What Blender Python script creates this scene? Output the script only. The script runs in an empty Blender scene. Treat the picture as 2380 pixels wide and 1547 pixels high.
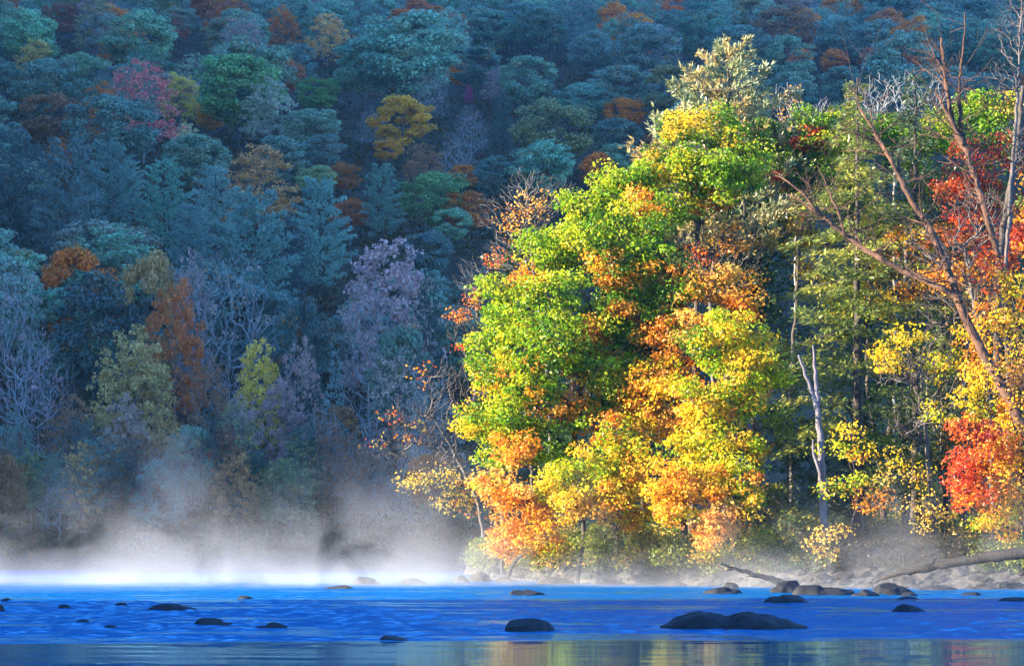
import bpy, math, random
import numpy as np
from mathutils import Vector

# ---------------------------------------------------------------- camera, sky, sun, exposure
scene = bpy.context.scene
col = scene.collection
PXM = 58.1            # picture pixels (2380 wide) per metre at 100 m
CX, HY, CAMZ = 1190.0, 1243.5, 2.0

cam_data = bpy.data.cameras.new("camera")
cam = bpy.data.objects.new("camera", cam_data)
col.objects.link(cam)
cam.location = (0, 0, CAMZ)
cam.rotation_euler = (math.radians(90), 0, 0)
cam_data.sensor_width = 36.0
cam_data.lens = 36.0 * 100.0 / (2380 / PXM)
cam_data.shift_y = (HY - 1547 / 2) / 2380.0
cam_data.clip_end = 4000
cam_data.clip_start = 0.5
scene.camera = cam

SUN_H = np.array([-0.985, -0.17]); SUN_H = SUN_H / np.linalg.norm(SUN_H)
SUN_EL = math.radians(16.5)
to_sun = Vector((SUN_H[0] * math.cos(SUN_EL), SUN_H[1] * math.cos(SUN_EL), math.sin(SUN_EL)))
sd = bpy.data.lights.new("sun", 'SUN')
sd.energy = 5.0
sd.angle = math.radians(0.5)
sd.color = (1.0, 0.86, 0.66)
sun = bpy.data.objects.new("sun", sd)
col.objects.link(sun)
sun.rotation_euler = to_sun.to_track_quat('Z', 'Y').to_euler()
sun.location = (-60, -20, 90)

world = bpy.data.worlds.new("World")
scene.world = world
world.use_nodes = True
wn = world.node_tree.nodes
sky = wn.new('ShaderNodeTexSky')
sky.sky_type = 'NISHITA'
sky.sun_disc = False
sky.sun_elevation = SUN_EL
sky.sun_rotation = math.atan2(SUN_H[0], SUN_H[1])
sky.ozone_density = 9.0
sky.air_density = 1.0
sky.dust_density = 0.0
bg = wn['Background']
bg.inputs['Strength'].default_value = 0.15
world.node_tree.links.new(sky.outputs['Color'], bg.inputs['Color'])

scene.view_settings.view_transform = 'Standard'
scene.view_settings.look = 'None'
scene.view_settings.exposure = 2.95
scene.view_settings.gamma = 1.0
cy = scene.cycles
cy.max_bounces = 6
cy.diffuse_bounces = 3
cy.glossy_bounces = 3
cy.transmission_bounces = 3
cy.volume_bounces = 1
cy.transparent_max_bounces = 8
cy.volume_step_rate = 1.0
cy.use_denoising = True
cy.sample_clamp_indirect = 6.0

# ---------------------------------------------------------------- helpers
def px(x, y, Y):
    """a point of the place seen at picture position x, y (2380 wide) that stands Y metres away"""
    return np.array([(x - CX) / PXM * Y / 100.0, Y, CAMZ + (HY - y) / PXM * Y / 100.0])

def water_Y(y):
    return CAMZ * PXM * 100.0 / (y - HY)

def tag(o, label=None, cat=None, group=None, kind=None):
    if label: o['label'] = label
    if cat: o['category'] = cat
    if group: o['group'] = group
    if kind: o['kind'] = kind
    return o

def empty(name, loc):
    o = bpy.data.objects.new(name, None)
    o.empty_display_size = 0.5
    o.location = tuple(float(v) for v in loc)
    col.objects.link(o)
    return o

def link_mesh(name, me, parent=None):
    o = bpy.data.objects.new(name, me)
    col.objects.link(o)
    if parent is not None:
        o.parent = parent
    return o

def np_mesh(name, V, F, k, mat, colors=None, smooth=False):
    V = np.asarray(V, np.float32); F = np.asarray(F, np.int32)
    me = bpy.data.meshes.new(name)
    me.vertices.add(len(V)); me.vertices.foreach_set('co', V.ravel())
    n = len(F)
    me.loops.add(n * k); me.loops.foreach_set('vertex_index', F.ravel())
    me.polygons.add(n)
    me.polygons.foreach_set('loop_start', np.arange(n, dtype=np.int32) * k)
    me.polygons.foreach_set('loop_total', np.full(n, k, np.int32))
    me.polygons.foreach_set('use_smooth', np.full(n, bool(smooth)))
    if colors is not None:
        a = me.attributes.new('Col', 'FLOAT_COLOR', 'FACE')
        c = np.ones((n, 4), np.float32); c[:, :3] = colors
        a.data.foreach_set('color', c.ravel())
    me.update(calc_edges=True)
    me.materials.append(mat)
    return me

def nrm(v):
    return v / np.maximum(np.linalg.norm(v, axis=-1, keepdims=True), 1e-9)

# ---------------------------------------------------------------- materials
def new_mat(name):
    m = bpy.data.materials.new(name)
    m.use_nodes = True
    nt = m.node_tree
    nt.nodes.clear()
    out = nt.nodes.new('ShaderNodeOutputMaterial')
    return m, nt, out

def N(nt, t, **kw):
    n = nt.nodes.new(t)
    for k, v in kw.items():
        setattr(n, k, v)
    return n

def M(nt, op, a, b=None, c=None, clamp=False):
    n = nt.nodes.new('ShaderNodeMath'); n.operation = op; n.use_clamp = clamp
    for i, s in enumerate((a, b, c)):
        if s is None: continue
        if isinstance(s, (int, float)): n.inputs[i].default_value = s
        else: nt.links.new(s, n.inputs[i])
    return n.outputs[0]

def mixc(nt, fac, a, b, mode='MIX'):
    n = nt.nodes.new('ShaderNodeMix'); n.data_type = 'RGBA'; n.blend_type = mode
    for s, i in ((fac, 0), (a, 6), (b, 7)):
        if isinstance(s, (int, float)): n.inputs[i].default_value = s
        elif isinstance(s, tuple): n.inputs[i].default_value = (*s, 1) if len(s) == 3 else s
        else: nt.links.new(s, n.inputs[i])
    return n.outputs[2]

def leaf_shader(nt, out, color, trans, rough, spec):
    p = N(nt, 'ShaderNodeBsdfPrincipled')
    p.inputs['Roughness'].default_value = rough
    p.inputs['Specular IOR Level'].default_value = spec
    nt.links.new(color, p.inputs['Base Color'])
    t = N(nt, 'ShaderNodeBsdfTranslucent')
    nt.links.new(color, t.inputs['Color'])
    mx = N(nt, 'ShaderNodeMixShader'); mx.inputs[0].default_value = trans
    nt.links.new(p.outputs[0], mx.inputs[1]); nt.links.new(t.outputs[0], mx.inputs[2])
    nt.links.new(mx.outputs[0], out.inputs['Surface'])

def make_leaf_mat(name, trans=0.5, rough=0.42, spec=0.28):
    m, nt, out = new_mat(name)
    a = N(nt, 'ShaderNodeAttribute', attribute_name='Col')
    leaf_shader(nt, out, a.outputs['Color'], trans, rough, spec)
    return m

def make_crown_mat(name, trans=0.3):
    """colour of the whole tree from the object, lightness and autumn tint per leaf from the mesh"""
    m, nt, out = new_mat(name)
    a = N(nt, 'ShaderNodeAttribute', attribute_name='Col')
    s = N(nt, 'ShaderNodeSeparateColor'); nt.links.new(a.outputs['Color'], s.inputs[0])
    oi = N(nt, 'ShaderNodeObjectInfo')
    br = M(nt, 'MULTIPLY_ADD', s.outputs[0], 0.7, 0.65)
    cb = N(nt, 'ShaderNodeVectorMath', operation='SCALE')
    nt.links.new(oi.outputs['Color'], cb.inputs[0]); nt.links.new(br, cb.inputs['Scale'])
    warm = mixc(nt, M(nt, 'MULTIPLY', s.outputs[1], 0.45), cb.outputs[0], (0.30, 0.17, 0.05))
    acc = mixc(nt, s.outputs[2], warm, (0.55, 0.20, 0.03))
    leaf_shader(nt, out, acc, trans, 0.55, 0.2)
    return m

def make_bark(name, c1, c2, scale=3.0, rough=0.85):
    m, nt, out = new_mat(name)
    tc = N(nt, 'ShaderNodeTexCoord')
    mp = N(nt, 'ShaderNodeMapping'); mp.inputs['Scale'].default_value = (1, 1, 0.22)
    nt.links.new(tc.outputs['Object'], mp.inputs[0])
    n1 = N(nt, 'ShaderNodeTexNoise'); n1.inputs['Scale'].default_value = scale * 3; n1.inputs['Detail'].default_value = 6
    n2 = N(nt, 'ShaderNodeTexNoise'); n2.inputs['Scale'].default_value = scale * 0.4; n2.inputs['Detail'].default_value = 3
    nt.links.new(mp.outputs[0], n1.inputs['Vector']); nt.links.new(tc.outputs['Object'], n2.inputs['Vector'])
    f = M(nt, 'ADD', M(nt, 'MULTIPLY', n1.outputs[0], 0.6), M(nt, 'MULTIPLY', n2.outputs[0], 0.5))
    r = N(nt, 'ShaderNodeValToRGB'); nt.links.new(f, r.inputs[0])
    r.color_ramp.elements[0].position = 0.36; r.color_ramp.elements[0].color = (*c1, 1)
    r.color_ramp.elements[1].position = 0.7; r.color_ramp.elements[1].color = (*c2, 1)
    p = N(nt, 'ShaderNodeBsdfPrincipled'); p.inputs['Roughness'].default_value = rough
    p.inputs['Specular IOR Level'].default_value = 0.25
    nt.links.new(r.outputs[0], p.inputs['Base Color'])
    b = N(nt, 'ShaderNodeBump'); b.inputs['Strength'].default_value = 0.8; b.inputs['Distance'].default_value = 0.05
    nt.links.new(n1.outputs[0], b.inputs['Height']); nt.links.new(b.outputs[0], p.inputs['Normal'])
    nt.links.new(p.outputs[0], out.inputs['Surface'])
    return m

MAT = {}
MAT['leaf'] = make_leaf_mat('leaf')
MAT['needle'] = make_leaf_mat('needle', 0.25, 0.4, 0.5)
MAT['crown'] = make_crown_mat('hill_crown')
MAT['bark_dark'] = make_bark('bark_dark', (0.015, 0.012, 0.010), (0.065, 0.052, 0.042))
MAT['bark_grey'] = make_bark('bark_grey', (0.035, 0.031, 0.028), (0.13, 0.117, 0.105))
MAT['bark_pale'] = make_bark('bark_pale', (0.10, 0.095, 0.09), (0.26, 0.25, 0.24))
MAT['bark_red'] = make_bark('bark_red', (0.012, 0.008, 0.007), (0.10, 0.048, 0.026), 4.5)
MAT['bark_silver'] = make_bark('bark_silver', (0.14, 0.125, 0.12), (0.36, 0.33, 0.32))
MAT['bark_twig'] = make_bark('bark_twig', (0.03, 0.024, 0.022), (0.11, 0.092, 0.082))
MAT['dead_wood'] = make_bark('dead_wood', (0.035, 0.028, 0.032), (0.15, 0.13, 0.14), 3.0)
MAT['log_wood'] = make_bark('log_wood', (0.004, 0.004, 0.004), (0.026, 0.022, 0.019), 5.0)

def make_rock_mat(name, c1, c2, wet):
    m, nt, out = new_mat(name)
    tc = N(nt, 'ShaderNodeTexCoord')
    n1 = N(nt, 'ShaderNodeTexNoise'); n1.inputs['Scale'].default_value = 2.2; n1.inputs['Detail'].default_value = 8; n1.inputs['Roughness'].default_value = 0.65
    n2 = N(nt, 'ShaderNodeTexNoise'); n2.inputs['Scale'].default_value = 14; n2.inputs['Detail'].default_value = 5
    nt.links.new(tc.outputs['Object'], n1.inputs['Vector']); nt.links.new(tc.outputs['Object'], n2.inputs['Vector'])
    r = N(nt, 'ShaderNodeValToRGB')
    nt.links.new(M(nt, 'ADD', M(nt, 'MULTIPLY', n1.outputs[0], 0.7), M(nt, 'MULTIPLY', n2.outputs[0], 0.3)), r.inputs[0])
    r.color_ramp.elements[0].position = 0.35; r.color_ramp.elements[0].color = (*c1, 1)
    r.color_ramp.elements[1].position = 0.68; r.color_ramp.elements[1].color = (*c2, 1)
    p = N(nt, 'ShaderNodeBsdfPrincipled'); p.inputs['Roughness'].default_value = wet
    p.inputs['Specular IOR Level'].default_value = 0.15
    nt.links.new(r.outputs[0], p.inputs['Base Color'])
    b = N(nt, 'ShaderNodeBump'); b.inputs['Strength'].default_value = 0.7; b.inputs['Distance'].default_value = 0.06
    nt.links.new(M(nt, 'ADD', n1.outputs[0], M(nt, 'MULTIPLY', n2.outputs[0], 0.35)), b.inputs['Height'])
    nt.links.new(b.outputs[0], p.inputs['Normal'])
    nt.links.new(p.outputs[0], out.inputs['Surface'])
    return m

MAT['rock_wet'] = make_rock_mat('rock_wet', (0.006, 0.007, 0.009), (0.025, 0.026, 0.03), 0.7)
MAT['rock_dry'] = make_rock_mat('rock_dry', (0.010, 0.010, 0.009), (0.05, 0.046, 0.042), 0.8)

def make_ground_mat():
    m, nt, out = new_mat('forest_floor')
    tc = N(nt, 'ShaderNodeTexCoord')
    n1 = N(nt, 'ShaderNodeTexNoise'); n1.inputs['Scale'].default_value = 0.35; n1.inputs['Detail'].default_value = 8
    n2 = N(nt, 'ShaderNodeTexNoise'); n2.inputs['Scale'].default_value = 5; n2.inputs['Detail'].default_value = 6
    nt.links.new(tc.outputs['Object'], n1.inputs['Vector']); nt.links.new(tc.outputs['Object'], n2.inputs['Vector'])
    r = N(nt, 'ShaderNodeValToRGB')
    nt.links.new(M(nt, 'ADD', M(nt, 'MULTIPLY', n1.outputs[0], 0.5), M(nt, 'MULTIPLY', n2.outputs[0], 0.5)), r.inputs[0])
    r.color_ramp.elements[0].position = 0.36; r.color_ramp.elements[0].color = (0.02, 0.018, 0.012, 1)
    r.color_ramp.elements[1].position = 0.66; r.color_ramp.elements[1].color = (0.11, 0.07, 0.035, 1)
    p = N(nt, 'ShaderNodeBsdfPrincipled'); p.inputs['Roughness'].default_value = 0.95
    p.inputs['Specular IOR Level'].default_value = 0.1
    sz = N(nt, 'ShaderNodeSeparateXYZ'); nt.links.new(tc.outputs['Object'], sz.inputs[0])
    wet = M(nt, 'MULTIPLY', M(nt, 'SUBTRACT', M(nt, 'MULTIPLY_ADD', n2.outputs[0], 0.8, 0.75), sz.outputs[2]), 2.5, clamp=True)
    r2 = N(nt, 'ShaderNodeValToRGB'); nt.links.new(n2.outputs[0], r2.inputs[0])
    r2.color_ramp.elements[0].position = 0.35; r2.color_ramp.elements[0].color = (0.012, 0.012, 0.012, 1)
    r2.color_ramp.elements[1].position = 0.7; r2.color_ramp.elements[1].color = (0.075, 0.068, 0.06, 1)
    nt.links.new(mixc(nt, wet, r.outputs[0], r2.outputs[0]), p.inputs['Base Color'])
    b = N(nt, 'ShaderNodeBump'); b.inputs['Strength'].default_value = 0.8; b.inputs['Distance'].default_value = 0.15
    nt.links.new(n2.outputs[0], b.inputs['Height']); nt.links.new(b.outputs[0], p.inputs['Normal'])
    nt.links.new(p.outputs[0], out.inputs['Surface'])
    return m
MAT['ground'] = make_ground_mat()

def make_water_mat():
    m, nt, out = new_mat('river_water')
    tc = N(nt, 'ShaderNodeTexCoord')
    mp = N(nt, 'ShaderNodeMapping'); mp.inputs['Scale'].default_value = (0.4, 1, 1)
    nt.links.new(tc.outputs['Object'], mp.inputs[0])
    n = N(nt, 'ShaderNodeTexNoise'); n.inputs['Scale'].default_value = 7.5; n.inputs['Detail'].default_value = 5
    n.inputs['Roughness'].default_value = 0.6
    nt.links.new(mp.outputs[0], n.inputs['Vector'])
    at = N(nt, 'ShaderNodeAttribute', attribute_name='chop')
    b = N(nt, 'ShaderNodeBump'); b.inputs['Strength'].default_value = 1.0; b.inputs['Distance'].default_value = 1.0
    nt.links.new(M(nt, 'MULTIPLY', n.outputs[0], M(nt, 'MULTIPLY_ADD', at.outputs['Fac'], 0.22, 0.0009)), b.inputs['Height'])
    df = N(nt, 'ShaderNodeBsdfDiffuse'); df.inputs['Color'].default_value = (0.001, 0.064, 0.19, 1)
    gl = N(nt, 'ShaderNodeBsdfGlossy'); gl.inputs['Color'].default_value = (0.36, 0.82, 1.0, 1); gl.inputs['Roughness'].default_value = 0.03
    fr = N(nt, 'ShaderNodeFresnel'); fr.inputs['IOR'].default_value = 1.33
    for n_ in (gl, fr): nt.links.new(b.outputs[0], n_.inputs['Normal'])
    mx = N(nt, 'ShaderNodeMixShader')
    nt.links.new(fr.outputs[0], mx.inputs[0]); nt.links.new(df.outputs[0], mx.inputs[1]); nt.links.new(gl.outputs[0], mx.inputs[2])
    nt.links.new(mx.outputs[0], out.inputs['Surface'])
    return m
MAT['water'] = make_water_mat()

# ---------------------------------------------------------------- terrain
SHX = np.array([-40, -3.0, -1.5, 2.0, 6.0, 12.0, 20.0, 30.0, 60.0, 400.0])
SHY = np.array([400, 150., 116., 107., 100.5, 95.5, 92.0, 89., 84., 80.])

def smooth(a, b, x):
    t = np.clip((x - a) / (b - a), 0, 1)
    return t * t * (3 - 2 * t)

def vnoise(x, y, s, seed=0):
    r = np.random.default_rng(seed)
    out = 0
    for i in range(5):
        a, b, ph = r.normal(), r.normal(), r.uniform(0, 6.28)
        out = out + np.sin((a * x + b * y) / s + ph) / 5 * 1.6
    return out

def ground(x, y):
    x = np.asarray(x, float); y = np.asarray(y, float)
    bed = -1.2 + 0.12 * vnoise(x, y, 3.0, 3)
    # wooded point on the right
    d = (y - np.interp(x, SHX, SHY)) * 0.85
    d = np.minimum(d, (x + 3.5) * 1.2)
    point = np.where(d < 2.2, np.clip(d * 0.75, -1.2, 1.3), 1.3 + 0 * d) + np.clip(d - 2.2, 0, 60) * 0.09
    point = point + 0.15 * vnoise(x, y, 2.2, 5)
    # the hill across the river
    s = y - 146 - 2.5 * vnoise(x, y * 0, 12, 7)
    hill = np.clip(s * 0.25, -1.2, 1.6) + np.clip(s - 5, 0, 520) * 0.30
    hill = hill + np.clip(s, 0, 60) / 60 * 2.2 * vnoise(x, y, 28, 9)
    # two rises added outside the view to throw shade on hill and near water
    q = SUN_H[1] * x - SUN_H[0] * y
    foot = -48 - 0.15 * y
    shade_ridge = smooth(0, 105, foot - x) * 225 * smooth(124, 150, q) + np.where((foot - x) > 0, 1.0, -2)
    shade_bluff = smooth(0, 60, -50 - x) * 62 * (1 - smooth(70, 84, q)) + np.where(x < -48, 0.8, -2)
    z = np.maximum.reduce([bed + 0 * x, point, hill, shade_ridge, shade_bluff])
    return z

gx = np.unique(np.concatenate([np.linspace(-420, -60, 46), np.linspace(-60, 60, 121), np.linspace(60, 420, 46)]))
gy = np.unique(np.concatenate([np.linspace(-140, 70, 31), np.linspace(70, 175, 106), np.linspace(175, 700, 80)]))
GX, GY = np.meshgrid(gx, gy)
GZ = ground(GX, GY)
nx, ny = len(gx), len(gy)
idx = np.arange(nx * ny).reshape(ny, nx)
F = np.stack([idx[:-1, :-1], idx[:-1, 1:], idx[1:, 1:], idx[1:, :-1]], -1).reshape(-1, 4)
V = np.stack([GX, GY, GZ], -1).reshape(-1, 3)
tag(link_mesh('ground', np_mesh('ground', V, F, 4, MAT['ground'], smooth=True)), kind='structure')
rx_ = np.concatenate([[-415, -200, -90, -45], np.arange(-27, 27.01, 0.2), [45, 90, 200, 415]])
ry_ = np.concatenate([[-135, -20, 15, 30], np.arange(36, 104.01, 0.095), [112, 130, 170, 240]])
RX, RY = np.meshgrid(rx_, ry_)
wr = np.random.default_rng(4)
def waves(n, l0, l1, spread, seed):
    r = np.random.default_rng(seed)
    z = 0
    for _ in range(n):
        lam = math.exp(r.uniform(math.log(l0), math.log(l1))); a = r.normal(0, spread)
        k = 2 * math.pi / lam
        z = z + lam * np.sin(k * (RX * math.sin(a) + RY * math.cos(a)) + r.uniform(0, 6.28) + 0.9 * np.sin(RX * r.normal(0, 0.5) + RY * r.normal(0, 0.5)))
    return z / math.sqrt(n)
def wnoise(sx, sy, seed):
    return vnoise(RX / sx, RY / sy, 1.0, seed)
# the pool in front is calm, the riffle beyond about 47 m is choppy with smoother slicks; the line between is ragged
edge_y = 46.6 + 0.9 * wnoise(6.0, 9.0, 41) + 0.5 * wnoise(1.6, 9.0, 42) - 0.02 * RX
rif = smooth(-0.5, 0.9, RY - edge_y)
slick = smooth(-0.7, 0.6, 0.8 * wnoise(3.2, 1.1, 43) + 0.8 * wnoise(1.3, 0.4, 44) + 0.5 * wnoise(0.6, 0.2, 49) + 0.15)
inside = smooth(36, 38, RY) * (1 - smooth(100, 104, RY)) * (1 - smooth(24.5, 27, np.abs(RX)))
WZ = inside * (rif * (0.12 + 0.88 * slick) * 0.05 * waves(46, 0.28, 0.7, 0.7, 45) + (1 - 0.7 * rif) * 0.001 * waves(20, 0.6, 3.0, 0.35, 46)
               + (1 - rif) * np.clip(wnoise(1.5, 0.5, 47) - 0.35, 0, 1) * 0.02 * waves(20, 0.25, 0.6, 0.6, 48))
idx = np.arange(RX.size).reshape(RX.shape)
F = np.stack([idx[:-1, :-1], idx[:-1, 1:], idx[1:, 1:], idx[1:, :-1]], -1).reshape(-1, 4)
river_me = np_mesh('river', np.stack([RX, RY, WZ], -1).reshape(-1, 3), F, 4, MAT['water'], smooth=True)
ra = river_me.attributes.new('chop', 'FLOAT', 'POINT')
ra.data.foreach_set('value', (rif * (0.1 + 0.9 * slick)).astype(np.float32).ravel())
tag(link_mesh('river', river_me), kind='structure')

# ---------------------------------------------------------------- wood: a tree of nodes skinned with shared rings
def skeleton(trunk, tips, rng, step=0.6, r_tip=0.012, r_base=0.18, expo=0.5, jit=0.04, sag=0.12, zpen=1.0, minz=0.0):
    trunk = np.asarray(trunk, float)
    seg = np.linalg.norm(np.diff(trunk, axis=0), axis=1)
    L = np.concatenate([[0], np.cumsum(seg)])
    n = max(3, int(L[-1] / step) + 1)
    s = np.linspace(0, L[-1], n)
    tp = np.stack([np.interp(s, L, trunk[:, i]) for i in range(3)], 1)
    tp[1:-1] += rng.normal(0, jit, (n - 2, 3))
    cap = n + int(len(tips) * 14 + 50)
    pos = np.zeros((cap, 3)); par = np.full(cap, -1, int); tipcnt = np.zeros(cap); ndir = np.zeros((cap, 3))
    ndir[1:n] = nrm(np.diff(tp, axis=0)); ndir[0] = ndir[1]
    pos[:n] = tp; par[1:n] = np.arange(n - 1); tipcnt[n - 1] = 1
    ok0 = max(1, int(n * minz))
    m = n
    if len(tips):
        tips = np.asarray(tips, float)
        d0 = np.min(np.linalg.norm(tips[:, None] - tp[None, ::2], axis=2), axis=1)
        for i in np.argsort(d0):
            t = tips[i]
            v = pos[ok0:m] - t
            d = np.sqrt((v * v).sum(1))
            hz = np.sqrt(v[:, 0] ** 2 + v[:, 1] ** 2)
            cs = -(v * ndir[ok0:m]).sum(1) / np.maximum(d, 1e-6)
            c = d * (1 + 0.7 * (1 - cs)) + zpen * np.maximum(0, v[:, 2] + 0.35 * hz)
            j = int(np.argmin(c)) + ok0
            a = pos[j].copy(); dist = np.linalg.norm(t - a)
            k = max(1, int(math.ceil(dist / step)))
            if m + k >= cap: break
            ctrl = (a + t) / 2 + np.array([0, 0, -sag * dist]) + rng.normal(0, 0.035 * dist, 3)
            u = (np.arange(1, k + 1) / k)[:, None]
            p = (1 - u) ** 2 * a + 2 * u * (1 - u) * ctrl + u * u * t
            if k > 1: p[:-1] += rng.normal(0, jit, (k - 1, 3))
            pos[m:m + k] = p
            ndir[m:m + k] = nrm(np.diff(np.vstack([a[None], p]), axis=0))
            par[m] = j; par[m + 1:m + k] = np.arange(m, m + k - 1)
            tipcnt[m + k - 1] = 1
            m += k
    pos, par, cnt = pos[:m], par[:m], tipcnt[:m].copy()
    for i in range(m - 1, 0, -1):
        cnt[par[i]] += cnt[i]
    r = r_tip * np.maximum(cnt, 1) ** expo
    tt = np.linspace(0, 1, n)
    r[:n] = np.maximum(r[:n] * 0.6, r_base * (1 - 0.88 * tt))
    r[:min(2, n)] *= 1.25
    r = np.minimum(r, r_base * 1.3)
    r[n:] = np.minimum(r[n:], np.maximum(r_base * 0.55, r_tip))
    return pos, par, r

def skin(name, pos, par, r, mat, k=5):
    m = len(pos)
    d = np.zeros_like(pos)
    d[1:] = pos[1:] - pos[par[1:]]
    d[0] = d[1] if m > 1 else (0, 0, 1)
    d = nrm(d)
    # average the direction with the parent's for smooth rings
    d[1:] = nrm(d[1:] + 0.5 * d[par[1:]])
    ref = np.tile(np.array([0.31, 0.93, 0.19]), (m, 1))
    u = nrm(np.cross(d, ref)); w = np.cross(d, u)
    a = np.arange(k) / k * 2 * math.pi
    V = pos[:, None] + r[:, None, None] * (np.cos(a)[None, :, None] * u[:, None] + np.sin(a)[None, :, None] * w[:, None])
    c = np.arange(1, m)
    p = par[1:]
    kk = np.arange(k); k2 = (kk + 1) % k
    F = np.stack([p[:, None] * k + kk, p[:, None] * k + k2, c[:, None] * k + k2, c[:, None] * k + kk], -1).reshape(-1, 4)
    return np_mesh(name, V.reshape(-1, 3), F, 4, mat, smooth=True)

def tube(pts, radii, step=0.25, wob=0.02, seed=0):
    """nodes of one single stem through pts, tapering through radii"""
    rng = np.random.default_rng(seed)
    pts = np.asarray(pts, float); radii = np.asarray(radii, float)
    L = np.concatenate([[0], np.cumsum(np.linalg.norm(np.diff(pts, axis=0), axis=1))])
    n = max(4, int(L[-1] / step))
    s = np.linspace(0, L[-1], n)
    p = np.stack([np.interp(s, L, pts[:, i]) for i in range(3)], 1)
    for _ in range(2):
        p[1:-1] = (p[:-2] + 2 * p[1:-1] + p[2:]) / 4
    p[1:-1] += rng.normal(0, wob, (n - 2, 3))
    r = np.interp(s, L, radii) * (1 + rng.normal(0, 0.05, n))
    par = np.arange(-1, n - 1)
    return p, par, r

def join_nodes(parts):
    """parts: [(pos, par, r, attach)] attach = None or a point: the stem grows from the nearest node made so far"""
    P, A, R = [], [], []
    off = 0
    for pos, par, r, att in parts:
        par = par.copy()
        root = par < 0
        par = par + off
        par[root] = -1
        if att and off:
            allp = np.concatenate(P)
            par[0] = int(np.argmin(np.linalg.norm(allp - pos[0], axis=1)))
        P.append(pos); A.append(par); R.append(r)
        off += len(pos)
    return np.concatenate(P), np.concatenate(A), np.concatenate(R)

# ---------------------------------------------------------------- leaves
def leaf_arrays(P, Nn, size, rng, aspect=0.8, fold=0.22, tang=None):
    n = len(P)
    Nn = nrm(Nn)
    if tang is None:
        tang = rng.normal(size=(n, 3))
    t = nrm(tang - (tang * Nn).sum(1, keepdims=True) * Nn)
    b = np.cross(Nn, t)
    s = size[:, None]
    base = P - t * s * 0.5
    tip = P + t * s * 0.55
    le = P - b * s * aspect * 0.5 + Nn * s * fold - t * s * 0.06
    ri = P + b * s * aspect * 0.5 + Nn * s * fold - t * s * 0.06
    V = np.stack([base, ri, tip, le], 1).reshape(-1, 3)
    i = np.arange(n)[:, None] * 4
    F = np.stack([i + np.array([[0, 1, 2]]), i + np.array([[0, 2, 3]])], 1).reshape(-1, 3)
    return V, F

def clump_leaves(C, R, per, rng, size, flat=0.7, out=0.7, up=0.55, rnd=0.6):
    """leaves spread through clumps (centres C, radii R); returns positions, normals, sizes, clump index"""
    n = len(C)
    k = np.repeat(np.arange(n), per)
    d = nrm(rng.normal(size=(len(k), 3)))
    d[:, 2] = d[:, 2] * 0.8 + 0.15
    rad = rng.uniform(0.25, 1, len(k)) ** 0.5
    off = d * (rad * R[k])[:, None]
    off[:, 2] *= flat
    P = C[k] + off
    Nn = d * out + np.array([0, 0, up]) + rng.normal(size=d.shape) * rnd
    s = size * rng.uniform(0.65, 1.3, len(k))
    return P, Nn, s, k

PAL = {
 'G': [(0.085, 0.21, 0.012), (0.15, 0.29, 0.015), (0.05, 0.13, 0.012), (0.24, 0.36, 0.02)],
 'YG': [(0.30, 0.40, 0.02), (0.40, 0.44, 0.025), (0.20, 0.33, 0.018), (0.46, 0.42, 0.03)],
 'Y': [(0.62, 0.44, 0.03), (0.55, 0.36, 0.025), (0.50, 0.45, 0.03), (0.66, 0.40, 0.05)],
 'O': [(0.62, 0.28, 0.03), (0.58, 0.20, 0.02), (0.66, 0.36, 0.06), (0.52, 0.15, 0.02)],
 'P': [(0.66, 0.36, 0.13), (0.62, 0.28, 0.09), (0.66, 0.42, 0.16), (0.58, 0.22, 0.06)],
 'R': [(0.26, 0.022, 0.02), (0.34, 0.04, 0.025), (0.18, 0.015, 0.015), (0.38, 0.08, 0.03)],
 'C': [(0.66, 0.14, 0.05), (0.62, 0.09, 0.04), (0.66, 0.22, 0.06), (0.55, 0.06, 0.04)],
 'T': [(0.52, 0.36, 0.10), (0.46, 0.30, 0.07), (0.55, 0.42, 0.16), (0.40, 0.24, 0.05)],
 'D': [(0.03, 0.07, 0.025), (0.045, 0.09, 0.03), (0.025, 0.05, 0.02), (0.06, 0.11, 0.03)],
 'H': [(0.13, 0.18, 0.03), (0.22, 0.24, 0.035), (0.07, 0.11, 0.022), (0.32, 0.30, 0.045)],
 'S': [(0.13, 0.18, 0.04), (0.18, 0.21, 0.06), (0.20, 0.19, 0.05), (0.10, 0.14, 0.03)],
}
def leaf_colors(pal_of_clump, k, rng):
    """pal_of_clump: one palette key per clump"""
    n = len(k)
    c = np.zeros((n, 3))
    base = np.zeros((len(pal_of_clump), 3))
    for i, p in enumerate(pal_of_clump):
        q = PAL[p]
        base[i] = np.array(q[rng.integers(len(q))])
    other = np.zeros((n, 3))
    keys = np.array(pal_of_clump)
    for p in set(pal_of_clump):
        m = keys[k] == p
        q = np.array(PAL[p])
        other[m] = q[rng.integers(len(q), size=m.sum())]
    f = rng.uniform(0, 1, (n, 1)) ** 1.3 * 0.75
    c = base[k] * (1 - f) + other * f
    c = c * np.array([1.15, 1.12, 0.55])
    old = rng.uniform(0, 1, n) < 0.13
    c[old] = c[old] * np.array([0.55, 0.42, 0.6]) + np.array([0.05, 0.02, 0.004])
    return np.clip(c * rng.uniform(0.75, 1.2, (n, 1)), 0.002, 0.82)

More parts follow.
